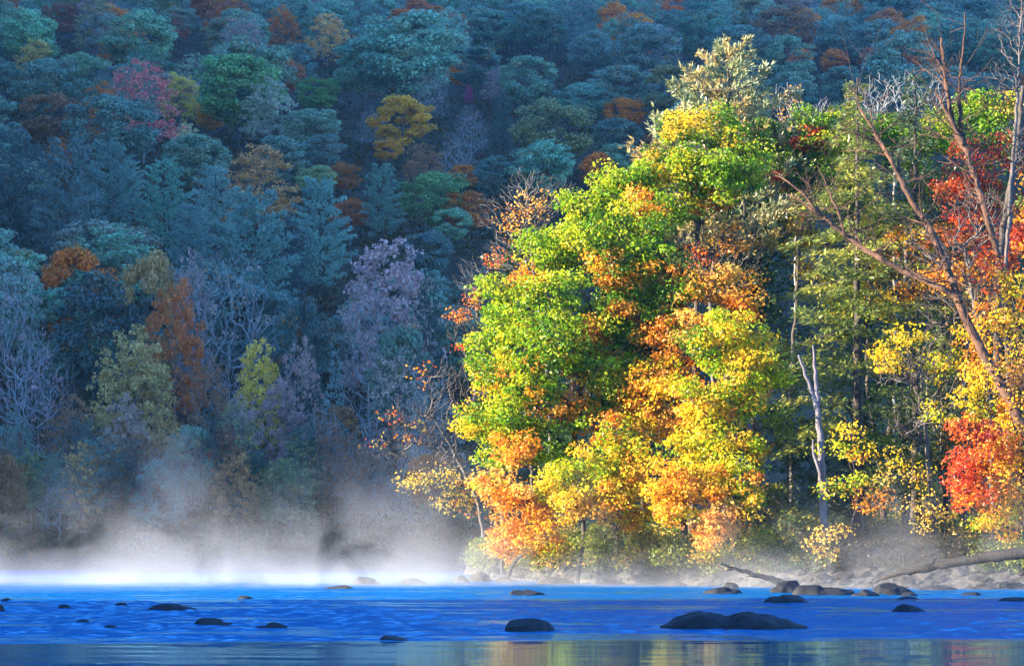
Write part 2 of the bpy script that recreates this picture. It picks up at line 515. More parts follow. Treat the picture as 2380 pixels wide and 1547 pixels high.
def lobes_to_clumps(lobes, Y, rng, spacing=0.62, base=None):
    """lobes: (x, y, rx, ry, depth offset in m, palette mix string) in picture pixels; -> clump centres, radii, palettes"""
    C, R, K = [], [], []
    for (x, y, rx, ry, dy, pal) in lobes:
        YY = Y + dy
        c = px(x, y, YY); sc = YY / 100.0 / PXM
        ax, az = rx * sc, ry * sc
        ay = 0.75 * min(ax, az) + 0.35
        n = max(4, int(7.5 * (ax * az) ** 0.75 * ay ** 0.6 / spacing ** 2 * 1.25))
        d = nrm(rng.normal(size=(n, 3)))
        rad = rng.uniform(0.1, 1, n) ** 0.42
        p = c + d * rad[:, None] * np.array([ax, ay, az])
        p[:, 2] += 0.15 * az * np.sin(p[:, 0] * 2.1 + y)
        C.append(p); R.append(rng.uniform(0.38, 0.78, n) * (spacing / 0.62))
        K += [pal[rng.integers(len(pal))] if ',' not in pal else pal.split(',')[rng.integers(len(pal.split(',')))] for _ in range(n)]
    return np.concatenate(C), np.concatenate(R), K

TREES = 0
def leafy(name, label, cat, Y, base, lobes, trunk=None, seed=1, leaf=0.135, per=70, spacing=0.62, bark='bark_dark', r_base=0.16,
          group=None, twigs=None, mat='leaf', r_tip=0.011, flat=0.72, rnd=0.6):
    """a broadleaved tree or shrub of the near point: trunk with limbs and a crown of leaf clumps"""
    rng = np.random.default_rng(seed)
    C, R, K = lobes_to_clumps(lobes, Y, rng, spacing)
    b = px(base[0], HY, Y + base[1]); b[2] = float(ground(b[0], b[1])) - 0.1
    if trunk is None:
        top = C.mean(0); top[2] = np.quantile(C[:, 2], 0.8)
        mid = b * 0.5 + top * 0.5; mid[:2] += rng.normal(0, 0.3, 2)
        tr = [b, mid, top]
    else:
        tr = [b] + [px(x, y, Y + base[1]) for x, y in trunk]
    root = empty(name, b)
    tag(root, label, cat, group)
    tips = C
    if twigs is not None:
        tw, _, _ = lobes_to_clumps(twigs, Y, rng, 0.36)
        tips = np.concatenate([C, tw])
    pos, par, r = skeleton(tr, tips, rng, step=0.45, r_base=r_base, r_tip=r_tip, jit=0.035)
    link_mesh('trunk', skin('trunk', pos - b, par, r, MAT[bark]), root)
    P, Nn, s, k = clump_leaves(C - b, R, per, rng, leaf, flat=flat, rnd=rnd)
    Vv, Ff = leaf_arrays(P, Nn, s, rng)
    cols = np.repeat(leaf_colors(K, k, rng), 2, axis=0)
    link_mesh('crown', np_mesh('crown', Vv, Ff, 3, MAT[mat], cols), root)
    return root

def bare(name, label, Y, base, tiplobes, trunk=None, seed=1, bark='bark_twig', r_base=0.13, n_leaf=0, leafpal='O', leaf=0.15, per=8, spacing=0.25,
         leaflobes=None, group=None, r_tip=0.0055, step=0.35, cat='tree', sag=0.16):
    """a leafless or nearly leafless tree: trunk, limbs and twigs, with some leaves hanging on"""
    rng = np.random.default_rng(seed)
    C, R, K = lobes_to_clumps(tiplobes, Y, rng, spacing)
    b = px(base[0], HY, Y + base[1]); b[2] = float(ground(b[0], b[1])) - 0.1
    if trunk is None:
        top = C.mean(0); top[2] = np.quantile(C[:, 2], 0.6)
        tr = [b, b * 0.55 + top * 0.45, top]
    else:
        tr = [b] + [px(x, y, Y + base[1]) for x, y in trunk]
    root = empty(name, b)
    tag(root, label, cat, group)
    pos, par, r = skeleton(tr, C, rng, step=step, r_base=r_base, r_tip=r_tip, jit=0.022, sag=sag, zpen=1.5)
    link_mesh('trunk', skin('trunk', pos - b, par, r, MAT[bark], 4), root)
    if leaflobes:
        LC, LR, LK = lobes_to_clumps(leaflobes, Y, rng, 0.5)
        P, Nn, s, k = clump_leaves(LC - b, LR * 0.9, per, rng, leaf)
        Vv, Ff = leaf_arrays(P, Nn, s, rng)
        link_mesh('crown', np_mesh('crown', Vv, Ff, 3, MAT['leaf'], np.repeat(leaf_colors(LK, k, rng), 2, axis=0)), root)
    return root

# ---------------------------------------------------------------- conifers (local metres, base at 0)
def pine_meshes(seed, H=15.0, W=7.0, low=0.12, blade=0.42, nb=3.2, dens=1.0, direct=None, taper=0.75):
    """white pine: whorls of upswept boughs carrying plumes of needles"""
    rng = np.random.default_rng(seed)
    zs = np.arange(H * low, H * 0.985, 0.62)
    tips, P, D, bi = [], [], [], []
    nbi = 0
    for z in zs:
        t = (z / H - low) / (1 - low)
        prof = (1 - t) ** taper * (0.55 + 0.45 * min(1, t / 0.2)) + 0.05
        nbr = max(3, int(nb + rng.uniform(0, 2.5)))
        a0 = rng.uniform(0, 6.28)
        for q in range(nbr):
            a = a0 + q * 6.283 / nbr + rng.normal(0, 0.25)
            L = W / 2 * prof * rng.uniform(0.6, 1.15)
            rise = rng.uniform(0.15, 0.42) * L
            h = np.array([math.cos(a), math.sin(a), 0])
            tip = h * L + np.array([0, 0, z + rise])
            tips.append(tip)
            n = max(3, int(L * 7 * dens))
            u = rng.uniform(0.25, 1.0, n) ** 0.7
            lat = np.array([-h[1], h[0], 0])
            p = h * (L * u)[:, None] + np.array([0, 0, 1]) * (z + rise * u ** 1.6)[:, None] + lat * (rng.normal(0, 0.16, n) * L * (1.1 - 0.6 * u))[:, None]
            p[:, 2] += rng.normal(0.06, 0.12, n)
            P.append(p); D.append(nrm(h * 0.7 + np.array([0, 0, 0.8]) + rng.normal(0, 0.3, (n, 3))))
            bi += [nbi] * n; nbi += 1
    P = np.concatenate(P); D = np.concatenate(D); bi = np.array(bi)
    m = 6
    k = np.repeat(np.arange(len(P)), m)
    dir_ = nrm(D[k] + rng.normal(0, 0.5, (len(k), 3)))
    s = blade * rng.uniform(0.6, 1.2, len(k))
    C = P[k] + dir_ * (s * 0.45)[:, None]
    Nn = nrm(np.cross(dir_, rng.normal(size=dir_.shape)))
    Vv, Ff = leaf_arrays(C, Nn, s, rng, aspect=0.26, fold=0.0, tang=dir_)
    sh = rng.uniform(0, 1, nbi)[bi][k] * 0.5 + rng.uniform(0, 1, len(k)) * 0.5
    if direct is None:
        c = np.stack([sh, 0.15 * sh, 0 * sh], 1)
        mat = MAT['crown']
    else:
        q = np.array(direct)
        c = q[rng.integers(len(q), size=nbi)][bi][k] * 0.6 + q[rng.integers(len(q), size=len(k))] * 0.4
        mat = MAT['needle']
    crown = np_mesh('crown', Vv, Ff, 3, mat, np.repeat(c, 2, axis=0))
    pos, par, r = skeleton([(0, 0, -0.6), (0.05, 0, H * 0.5), (0, 0, H * 0.97)], tips, rng, step=0.8, r_base=0.02 * H * 0.65, r_tip=0.016, jit=0.02, sag=0.15, zpen=1.6, minz=low * 0.8)
    return skin('trunk', pos, par, r, MAT['bark_dark']), crown

def hemlock_meshes(seed, H=15.0, W=7.0, low=0.2, dens=1.0, cols=PAL['H'], blade=0.26, lean=0.0):
    """hemlock: level boughs with flat lacy sprays that droop at the ends"""
    rng = np.random.default_rng(seed)
    tips, P, D, bi = [], [], [], []
    nbi = 0
    for z in np.arange(H * low, H * 0.98, 0.36):
        t = (z / H - low) / (1 - low)
        prof = (1 - t) ** 0.85 * (0.65 + 0.35 * min(1, t / 0.25)) + 0.04
        for q in range(3):
            a = rng.uniform(0, 6.283)
            L = W / 2 * prof * rng.uniform(0.45, 1.2)
            h = np.array([math.cos(a), math.sin(a), 0]); lat = np.array([-h[1], h[0], 0])
            droop = rng.uniform(0.05, 0.3) * L
            tips.append(h * L * 0.9 + np.array([lean * z, 0, z + 0.12 * L - droop * 0.7]))
            n = max(4, int(L * 13 * dens))
            u = rng.uniform(0.15, 1.0, n)
            w = rng.normal(0, 0.22, n) * L * (1.15 - u) + rng.normal(0, 0.05, n)
            p = h * (L * u)[:, None] + lat * w[:, None]
            p[:, 2] = z + 0.12 * L * u - droop * u ** 2.2 - np.abs(w) * 0.35 + rng.normal(0, 0.05, n)
            p[:, 0] += lean * z
            P.append(p)
            D.append(nrm(h * 0.8 + lat * (np.sign(w) * 0.6)[:, None] + np.array([0, 0, -0.45])))
            bi += [nbi] * n; nbi += 1
    P = np.concatenate(P); D = np.concatenate(D); bi = np.array(bi)
    m = 3
    k = np.repeat(np.arange(len(P)), m)
    dir_ = nrm(D[k] + rng.normal(0, 0.38, (len(k), 3)))
    s = blade * rng.uniform(0.6, 1.3, len(k))
    C = P[k] + dir_ * (s * 0.4)[:, None] + rng.normal(0, 0.07, (len(k), 3))
    up = np.tile(np.array([0, 0, 1.0]), (len(k), 1)) + rng.normal(0, 0.45, (len(k), 3))
    Vv, Ff = leaf_arrays(C, up, s, rng, aspect=0.26, fold=0.0, tang=dir_)
    q = np.array(cols)
    c = q[rng.integers(len(q), size=nbi)][bi][k] * 0.5 + q[rng.integers(len(q), size=len(k))] * 0.5
    crown = np_mesh('crown', Vv, Ff, 3, MAT['needle'], np.repeat(c, 2, axis=0))
    pos, par, r = skeleton([(0, 0, -0.5), (lean * H / 2, 0, H * 0.5), (lean * H, 0, H * 0.98)], tips, rng, step=0.7, r_base=0.014 * H, r_tip=0.012, jit=0.015, sag=0.0, zpen=0.3, minz=low * 0.8)
    return skin('trunk', pos, par, r, MAT['bark_dark']), crown

def place(name, label, cat, meshes, loc, scale=(1, 1, 1), rz=0.0, color=None, group=None):
    root = empty(name, loc)
    root.rotation_euler = (0, 0, rz)
    root.scale = scale
    tag(root, label, cat, group)
    t = link_mesh('trunk', meshes[0], root)
    c = None
    if meshes[1] is not None:
        c = link_mesh('crown', meshes[1], root)
        if color is not None:
            c.color = (*color, 1)
    return root

# ---------------------------------------------------------------- hill tree kinds (local metres: 12 m tall)
def round_crown(seed, W=9.0, z0=0.6, z1=12.0, nclump=78, per=105, leaf=0.34, accent=0.03):
    rng = np.random.default_rng(seed)
    lob = nrm(rng.normal(size=(9, 3))); lob[:, 2] = np.abs(lob[:, 2]) * 0.8
    d = nrm(rng.normal(size=(nclump, 3)))
    low = d[:, 2] < -0.5
    d[low, 2] *= 0.5; d = nrm(d)
    bump = (np.clip(d @ lob.T, 0, 1) ** 6).max(1)
    rad = (0.66 + 0.42 * bump) * rng.uniform(0.62, 1.0, nclump) ** 0.35
    C = d * rad[:, None] * np.array([W / 2, W / 2, (z1 - z0) / 2 * 0.95]) + np.array([0, 0, (z0 + z1) / 2])
    R = rng.uniform(0.8, 1.45, nclump)
    P, Nn, s, k = clump_leaves(C, R, per, rng, leaf, flat=0.6, up=0.7, rnd=0.5)
    Vv, Ff = leaf_arrays(P, Nn, s, rng)
    sh = rng.uniform(0, 1, nclump)[k] * 0.5 + rng.uniform(0, 1, len(k)) * 0.5
    warm = np.clip(rng.normal(0.1, 0.3, nclump), 0, 1)[k]
    acc = ((rng.uniform(0, 1, nclump) < accent)[k] & (rng.uniform(0, 1, len(k)) < 0.4)) * 0.7
    c = np.stack([sh, warm, acc], 1)
    crown = np_mesh('crown', Vv, Ff, 3, MAT['crown'], np.repeat(c, 2, axis=0))
    pos, par, r = skeleton([(0, 0, -1.5), (0.1, 0.1, 4), (0, 0, z1 * 0.75)], C[:nclump], rng, step=0.9, r_base=0.24, r_tip=0.02, jit=0.06, minz=0.3)
    return skin('trunk', pos, par, r, MAT['bark_grey'], 4), crown

def open_crown(seed, W=8.0, z0=1.6, z1=12.0, ntip=420, nleaf=2600, leaf=0.26, bark='bark_pale', vase=1.0, topw=1.0):
    """airy tree: many ascending limbs and twigs, few leaves"""
    rng = np.random.default_rng(seed)
    d = nrm(rng.normal(size=(ntip, 3))); d[:, 2] = np.abs(d[:, 2]) * 1.2 - 0.25
    d = nrm(d)
    rad = rng.uniform(0.25, 1, ntip) ** 0.45
    tip = d * rad[:, None] * np.array([W / 2, W / 2, (z1 - z0) * 0.70]) + np.array([0, 0, z0 + (z1 - z0) * 0.28])
    pos, par, r = skeleton([(0, 0, -1.5), (0.1, -0.1, z0 * 0.8), (0.1, 0, z0 + (z1 - z0) * 0.45)], tip, rng, step=0.55, r_base=0.15, r_tip=0.008, expo=0.42, jit=0.03, sag=0.2, zpen=2.2 * vase, minz=0.12)
    crown = None
    if nleaf:
        per = 14
        nc = nleaf // per
        C = tip[rng.integers(ntip, size=nc)]
        P, Nn, s, k = clump_leaves(C, rng.uniform(0.3, 0.8, nc), per, rng, leaf)
        Vv, Ff = leaf_arrays(P, Nn, s, rng)
        sh = rng.uniform(0, 1, nc)[k] * 0.5 + rng.uniform(0, 1, len(k)) * 0.5
        c = np.stack([sh, np.clip(rng.normal(0.1, 0.25, nc), 0, 1)[k], 0 * sh], 1)
        crown = np_mesh('crown', Vv, Ff, 3, MAT['crown'], np.repeat(c, 2, axis=0))
    return skin('trunk', pos, par, r, MAT[bark], 4), crown

ROUND = [round_crown(100 + i, accent=0.06 if i % 3 else 0.02) for i in range(8)]
OPEN = [open_crown(200 + i, ntip=700) for i in range(4)]
WISP = [open_crown(230 + i, nleaf=5200, leaf=0.28, ntip=260) for i in range(3)]
BARE = [open_crown(260 + i, nleaf=420, ntip=1300, bark='bark_silver', W=8.5, leaf=0.2, z0=0.5, vase=1.5) for i in range(3)]
PINE = [pine_meshes(300 + i, 15.0, 9.0, taper=0.38, nb=4.2, dens=1.5, blade=0.4) for i in range(4)]
FIR = [pine_meshes(330, 12.0, 5.0, low=0.06, blade=0.3, nb=4.5, dens=1.3, taper=0.95), pine_meshes(331, 12.0, 6.5, low=0.05, blade=0.34, nb=4.5, dens=1.2, taper=0.5)]
KIND = {'round': (ROUND, 9.0, 12.0), 'open': (OPEN, 8.0, 12.0), 'wisp': (WISP, 8.0, 12.0), 'bare': (BARE, 8.5, 12.0), 'pine': (PINE, 7.5, 15.0), 'fir': (FIR, 5.6, 12.0)}

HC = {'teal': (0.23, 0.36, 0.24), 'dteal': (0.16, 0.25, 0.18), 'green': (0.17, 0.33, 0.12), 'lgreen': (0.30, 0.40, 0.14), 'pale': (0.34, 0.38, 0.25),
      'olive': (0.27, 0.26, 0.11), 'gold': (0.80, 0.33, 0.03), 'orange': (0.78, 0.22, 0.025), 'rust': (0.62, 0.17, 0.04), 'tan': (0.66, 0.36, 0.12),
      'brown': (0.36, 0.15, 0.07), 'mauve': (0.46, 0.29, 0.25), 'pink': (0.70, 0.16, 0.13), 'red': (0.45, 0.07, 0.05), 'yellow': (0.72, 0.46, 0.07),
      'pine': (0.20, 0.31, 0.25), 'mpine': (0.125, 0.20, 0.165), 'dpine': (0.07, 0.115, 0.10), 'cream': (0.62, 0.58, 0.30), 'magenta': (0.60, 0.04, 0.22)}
HILL = []      # (root, colour word, kind word, px, py, w) for the labels
def hill_Y(x, ytop, Ht, lo=146.0, hi=520.0):
    Y = np.linspace(lo, hi, 900)
    X = (x - CX) / PXM * Y / 100
    h = CAMZ + (HY - ytop) / PXM * Y / 100 - ground(X, Y)
    i = int(np.argmin(np.abs(h - Ht)))
    return Y[i]
hr = np.random.default_rng(77)
def hill_tree(kind, color, x0, x1, y0, label=None, hw=None, Y=None, y1=None):
    """a tree of the far bank whose crown spans x0..x1 and tops out at y0 in the picture"""
    ms, W0, H0 = KIND[kind]
    x = (x0 + x1) / 2
    asp = {'round': 1.15, 'open': 1.35, 'wisp': 1.35, 'bare': 1.35, 'pine': 2.0, 'fir': 2.1}[kind] if hw is None else hw
    if Y is None:
        Y = 220.0
        for _ in range(6):
            W = (x1 - x0) / PXM * Y / 100
            Ht = np.clip(W * asp, 3.5, 24.0 if kind == 'pine' else 17.0)
            Y = hill_Y(x, y0, Ht)
    W = (x1 - x0) / PXM * Y / 100
    X = (x - CX) / PXM * Y / 100
    g = float(ground(X, Y))
    Ht = max(3.0, CAMZ + (HY - y0) / PXM * Y / 100 - g)
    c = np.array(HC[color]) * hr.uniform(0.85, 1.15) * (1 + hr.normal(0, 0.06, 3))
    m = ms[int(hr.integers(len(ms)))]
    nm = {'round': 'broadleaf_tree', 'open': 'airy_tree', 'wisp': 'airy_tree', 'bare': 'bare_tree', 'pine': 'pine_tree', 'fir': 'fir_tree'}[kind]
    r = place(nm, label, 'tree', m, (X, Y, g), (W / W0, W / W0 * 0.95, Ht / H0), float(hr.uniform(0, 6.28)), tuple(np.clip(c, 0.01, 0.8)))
    HILL.append([r, color, kind, x, y0, x1 - x0, label, Y])
    return r

# hand-set trees of the hillside and far bank: (kind, colour, x0, x1, top, [Y])
HT = [
 ('round', 'teal', -10, 145, 8), ('round', 'brown', 90, 190, -5), ('round', 'teal', 232, 418, -2), ('wisp', 'pink', 380, 442, 28), ('round', 'pale', 372, 462, 5),
 ('wisp', 'orange', 608, 706, 8), ('open', 'mauve', 505, 622, 30), ('wisp', 'tan', 708, 815, 28), ('round', 'teal', 450, 692, 60), ('round', 'green', 443, 666, 98),
 ('round', 'teal', 22, 195, 108), ('wisp', 'tan', 25, 140, 88), ('open', 'pink', 232, 432, 122), ('wisp', 'yellow', 362, 474, 162), ('round', 'gold', 447, 526, 234),
 ('round', 'brown', 38, 192, 196), ('round', 'dteal', 150, 365, 186), ('wisp', 'pale', 556, 702, 176), ('round', 'green', 690, 792, 166), ('round', 'teal', 655, 795, 232),
 ('wisp', 'cream', 396, 472, 282), ('round', 'teal', 378, 545, 290), ('wisp', 'tan', 508, 692, 330), ('round', 'teal', 588, 724, 298), ('round', 'dteal', 695, 805, 296),
 ('wisp', 'orange', 105, 172, 318), ('wisp', 'orange', 238, 275, 338), ('round', 'lgreen', 690, 785, 372),
 ('round', 'teal', 758, 934, 68), ('round', 'teal', 830, 1085, -6), ('round', 'teal', 1080, 1200, 8), ('round', 'dteal', 1190, 1320, 2), ('round', 'gold', 862, 1014, 203),
 ('round', 'gold', 866, 938, 312), ('bare', 'mauve', 945, 1052, 150), ('round', 'orange', 1034, 1102, 138), ('wisp', 'magenta', 1078, 1102, 194), ('bare', 'mauve', 1046, 1142, 236),
 ('round', 'orange', 1186, 1272, 160), ('round', 'olive', 1186, 1384, 206), ('round', 'teal', 1288, 1414, 172), ('round', 'orange', 1336, 1440, 343), ('round', 'orange', 1042, 1114, 373),
 ('round', 'rust', 1026, 1152, 426), ('fir', 'dpine', 1134, 1204, 210), ('round', 'teal', 1176, 1344, 304), ('round', 'green', 926, 1094, 372), ('pine', 'pine', 838, 936, 380),
 ('round', 'rust', 752, 842, 366), ('round', 'rust', 766, 864, 448), ('round', 'orange', 1402, 1498, 212), ('round', 'dteal', 1376, 1502, 258),
 ('round', 'teal', 1424, 1584, 38), ('round', 'teal', 1320, 1440, 60), ('round', 'dteal', 1050, 1180, 90), ('round', 'teal', 1150, 1300, 110), ('wisp', 'mauve', 1120, 1200, 150),
 ('round', 'orange', 1824, 1894, 104), ('round', 'orange', 1898, 1978, 103), ('round', 'teal', 1980, 2210, 48), ('round', 'brown', 1750, 1905, -8), ('round', 'dteal', 1560, 1700, 10),
 ('round', 'dteal', 1640, 1800, 40), ('round', 'teal', 1760, 1900, 66), ('round', 'dteal', 2150, 2300, 20), ('round', 'dteal', 2260, 2400, 60), ('round', 'teal', 1900, 2010, 140),
 ('round', 'dteal', 1780, 1900, 176), ('round', 'dteal', 2010, 2150, 120), ('round', 'teal', 1880, 2000, 20), ('round', 'dteal', 2080, 2220, 150), ('round', 'dteal', 2240, 2390, 150),
 ('bare', 'mauve', 820, 905, 240), ('wisp', 'brown', 930, 1040, 330), ('bare', 'mauve', 1010, 1110, 300), ('fir', 'dpine', 1284, 1330, 358), ('round', 'teal', 1380, 1490, 320),
 ('round', 'dteal', 1090, 1210, 350), ('round', 'rust', 1440, 1520, 300), ('round', 'teal', 1000, 1100, 470), ('round', 'dteal', 930, 1060, 520),
 # pine stand in the middle left
 ('pine', 'mpine', -60, 110, 296), ('pine', 'mpine', 70, 245, 322), ('pine', 'pine', 186, 318, 326), ('pine', 'pine', 264, 338, 372), ('pine', 'pine', 322, 442, 368),
 ('pine', 'pine', 436, 566, 384), ('pine', 'pine', 480, 690, 440), ('pine', 'pine', 672, 816, 412), ('pine', 'dpine', -30, 70, 420), ('pine', 'pine', 380, 500, 470),
 ('pine', 'dpine', 590, 720, 500), ('wisp', 'orange', 634, 662, 446),
 # the far bank
 ('bare', 'mauve', -60, 130, 590), ('round', 'dpine', 112, 362, 590), ('round', 'tan', 276, 432, 528), ('wisp', 'rust', 326, 490, 632), ('bare', 'mauve', 400, 670, 556),
 ('open', 'mauve', 390, 500, 548), ('wisp', 'yellow', 538, 664, 776), ('round', 'dpine', 640, 768, 640), ('bare', 'mauve', 772, 940, 618), ('wisp', 'mauve', 772, 1038, 542),
 ('fir', 'dpine', 944, 1052, 640), ('open', 'mauve', 846, 1010, 800), ('fir', 'pine', 714, 846, 806), ('bare', 'mauve', -20, 200, 738), ('wisp', 'tan', 196, 416, 748),
 ('open', 'tan', 230, 420, 800), ('open', 'brown', 420, 560, 820), ('wisp', 'mauve', 586, 720, 874), ('open', 'mauve', 500, 620, 900), ('fir', 'dpine', 690, 760, 960),
 ('open', 'brown', 90, 240, 900), ('round', 'dteal', 860, 1000, 700), ('open', 'mauve', 920, 1080, 860), ('open', 'mauve', 640, 760, 760),
]
br = np.random.default_rng(55)
for i in range(46):
    xx = -20 + i * 25.5 + br.normal(0, 9)
    HT.append((br.choice(['open', 'open', 'wisp', 'bare', 'round'], p=[.3, .2, .15, .2, .15]), br.choice(['mauve', 'brown', 'dteal', 'olive', 'rust', 'tan', 'dpine'], p=[.06, .2, .26, .08, .06, .04, .3]),
               xx - br.uniform(50, 80), xx + br.uniform(50, 80), 905 + br.uniform(0, 170) + (30 if i % 2 else 0)))
NEAR_Y = {'far': None}
for row in HT:
    kind, c, x0, x1, y0 = str(row[0]), str(row[1]), *row[2:5]
    Y = None
    if y0 >= 735:
        Y = 154.0 + (900 - y0) * 0.028 + (x0 % 7) * 0.4
    elif y0 >= 526:
        Y = 158.0 + (735 - y0) * 0.07 + (x0 % 5) * 0.8
    hill_tree(kind, c, x0, x1, y0, Y=Y)
# fill the wood between them, on an uneven grid over the slope
pts = np.array([[h[0].location.x, h[0].location.y] for h in HILL])
nfill = 0
HAND = list(HILL)
yy = 154.0
while yy < 540:
    half = 0.215 * yy + 6
    xx = -half + hr.uniform(0, 5)
    while xx < half:
        X = xx + hr.normal(0, 1.2); Yv = yy + hr.normal(0, 1.6)
        x_p = CX + X / Yv * 100 * PXM
        g = float(ground(X, Yv))
        Ht = hr.uniform(8.0, 11.5)
        y_p = HY - (g + Ht - CAMZ) / Yv * 100 * PXM
        hidden = x_p > 1180 and y_p > 260 + max(0, (1560 - x_p)) * 0.55
        dd = np.hypot(pts[:, 0] - X, (pts[:, 1] - Yv)).min()
        W = hr.uniform(6.5, 9.5)
        dpx = W / Yv * 100 * PXM / 2
        blocks = False
        for hh in HAND:
            if hh[7] > Yv - 2:
                ox = min(hh[3] + hh[5] / 2, x_p + dpx) - max(hh[3] - hh[5] / 2, x_p - dpx)
                if ox > 0.25 * min(hh[5], 2 * dpx) and y_p < hh[4] + 0.5 * hh[5] and y_p + 2.2 * dpx > hh[4]:
                    blocks = True; break
        if not hidden and not blocks and dd > 4.6 and y_p > -120:
            u = hr.uniform()
            kind = 'round' if u < 0.76 else ('open' if u < 0.86 else 'wisp')
            c = hr.choice(['teal', 'dteal', 'teal', 'dteal', 'olive', 'orange', 'pale', 'rust', 'mauve'], p=[.25, .2, .14, .1, .07, .06, .05, .08, .05])
            hill_tree(kind, str(c), x_p - dpx, x_p + dpx, y_p, Y=Yv)
            pts = np.vstack([pts, [X, Yv]])
            nfill += 1
        xx += hr.uniform(6.0, 8.0)
    yy += 6.0 + (yy - 150) * 0.02
# leave out the fill trees of which nothing would show behind nearer crowns or the wooded point
cov = np.zeros((155, 238), bool)
yy_, xx_ = np.mgrid[0:155, 0:238] * 10.0 + 5
cov |= (xx_ > 1130) & (yy_ > np.interp(xx_, [1130, 1250, 1500, 1560, 1640, 1700, 1760, 1850, 2380], [640, 520, 380, 260, 140, 120, 200, 290, 280]))
cov |= yy_ > 1180
hand_ids = {id(h) for h in HAND}
for h in sorted(HILL, key=lambda q: q[7]):
    w = h[5] / 2; hpx = w * (2.1 if h[2] in ('round', 'wisp', 'open', 'bare') else 3.6) / 2
    e = ((xx_ - h[3]) / (w * 0.92)) ** 2 + ((yy_ - h[4] - hpx) / hpx) ** 2 < 1
    tot = max(1.0, math.pi * w * hpx / 100)
    vis = (e & ~cov).sum() / tot
    if vis < 0.04 and (id(h) not in hand_ids or vis < 0.004):
        for ch in list(h[0].children): bpy.data.objects.remove(ch)
        bpy.data.objects.remove(h[0])
        h[0] = None
        continue
    cov |= ((xx_ - h[3]) / (w * 0.72)) ** 2 + ((yy_ - h[4] - hpx * 1.05) / (hpx * 0.8)) ** 2 < 1
HILL = [h for h in HILL if h[0] is not None]
print('hill trees', len(HILL), 'filled', nfill)

# ---------------------------------------------------------------- the sunlit point: trees from back to front
def ground_at(xp, Y):
    X = (xp - CX) / PXM * Y / 100
    return np.array([X, Y, float(ground(X, Y)) - 0.05])

# white pine at the top
b = ground_at(1692, 113); top = px(1690, 78, 113)
Hh = top[2] - b[2]
pm = pine_meshes(501, Hh, 11.0, low=0.55, blade=0.3, nb=5.5, dens=2.6, direct=[(0.20, 0.24, 0.10), (0.34, 0.26, 0.08), (0.26, 0.28, 0.14), (0.42, 0.28, 0.09), (0.16, 0.20, 0.09)], taper=0.8)
place('white_pine', 'tall feathery pine topping the sunlit trees, needles blue green and gold', 'tree', pm, b)

# hemlocks
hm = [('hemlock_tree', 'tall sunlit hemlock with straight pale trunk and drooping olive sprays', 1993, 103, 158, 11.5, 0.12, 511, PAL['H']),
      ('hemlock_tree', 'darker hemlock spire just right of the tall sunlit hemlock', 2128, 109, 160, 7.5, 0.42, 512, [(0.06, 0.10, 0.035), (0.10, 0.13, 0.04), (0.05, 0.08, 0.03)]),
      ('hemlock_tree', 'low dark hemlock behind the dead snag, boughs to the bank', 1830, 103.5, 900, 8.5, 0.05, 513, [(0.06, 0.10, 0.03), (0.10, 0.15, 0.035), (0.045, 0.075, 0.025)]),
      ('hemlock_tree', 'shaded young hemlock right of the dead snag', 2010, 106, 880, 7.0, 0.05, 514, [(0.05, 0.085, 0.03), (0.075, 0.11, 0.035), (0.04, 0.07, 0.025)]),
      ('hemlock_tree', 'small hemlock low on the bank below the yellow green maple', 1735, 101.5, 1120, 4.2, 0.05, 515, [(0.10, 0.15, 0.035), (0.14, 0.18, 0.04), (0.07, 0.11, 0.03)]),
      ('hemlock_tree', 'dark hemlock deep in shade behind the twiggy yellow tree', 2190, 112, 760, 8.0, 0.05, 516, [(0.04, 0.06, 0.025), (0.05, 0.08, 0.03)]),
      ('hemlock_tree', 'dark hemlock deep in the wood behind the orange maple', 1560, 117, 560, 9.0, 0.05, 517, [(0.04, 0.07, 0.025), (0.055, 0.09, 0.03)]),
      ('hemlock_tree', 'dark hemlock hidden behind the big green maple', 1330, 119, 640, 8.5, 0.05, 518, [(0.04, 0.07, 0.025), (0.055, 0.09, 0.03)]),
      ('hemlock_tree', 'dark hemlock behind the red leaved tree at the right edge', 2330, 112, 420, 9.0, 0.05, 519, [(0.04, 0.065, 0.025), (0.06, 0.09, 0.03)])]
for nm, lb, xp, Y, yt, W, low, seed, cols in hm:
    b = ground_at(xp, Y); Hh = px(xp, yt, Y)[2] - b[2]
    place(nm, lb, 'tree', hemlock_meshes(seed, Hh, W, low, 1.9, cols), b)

# bare and half bare trees
bare('bare_tree', 'grey leafless tree holding orange leaves, left of the green maple top', 112, (1290, 0),
     [(1215, 440, 62, 55, 0, 'O'), (1290, 440, 45, 45, 0, 'O'), (1150, 500, 55, 50, 0, 'O'), (1180, 600, 70, 60, 0, 'O'), (1090, 640, 45, 45, 0, 'O'), (1240, 520, 60, 60, 0, 'O'), (1320, 460, 40, 40, 0, 'O')],
     trunk=[(1270, 800), (1230, 560), (1222, 420)], seed=21, bark='bark_grey', r_base=0.15,
     leaflobes=[(1225, 480, 42, 45, -0.5, 'P'), (1190, 530, 45, 45, -0.5, 'P,O'), (1150, 600, 40, 30, -0.5, 'P,C'), (1280, 470, 22, 25, 0, 'Y,P')], per=7, leaf=0.12)
bare('bare_tree', 'twiggy tree with a few red orange leaves at the left edge of the lit wood', 113, (1180, 1),
     [(1080, 760, 55, 75, 0, 'O'), (1090, 880, 50, 60, 0, 'O'), (1110, 660, 40, 45, 0, 'O'), (1075, 940, 40, 50, 0, 'O')],
     trunk=[(1150, 1000), (1115, 800), (1100, 660)], seed=22, bark='bark_twig', r_base=0.11,
     leaflobes=[(1065, 735, 40, 22, 0, 'P,O,C'), (1080, 810, 22, 14, 0, 'C'), (1105, 690, 20, 30, 0, 'C,O')], per=12, leaf=0.12)
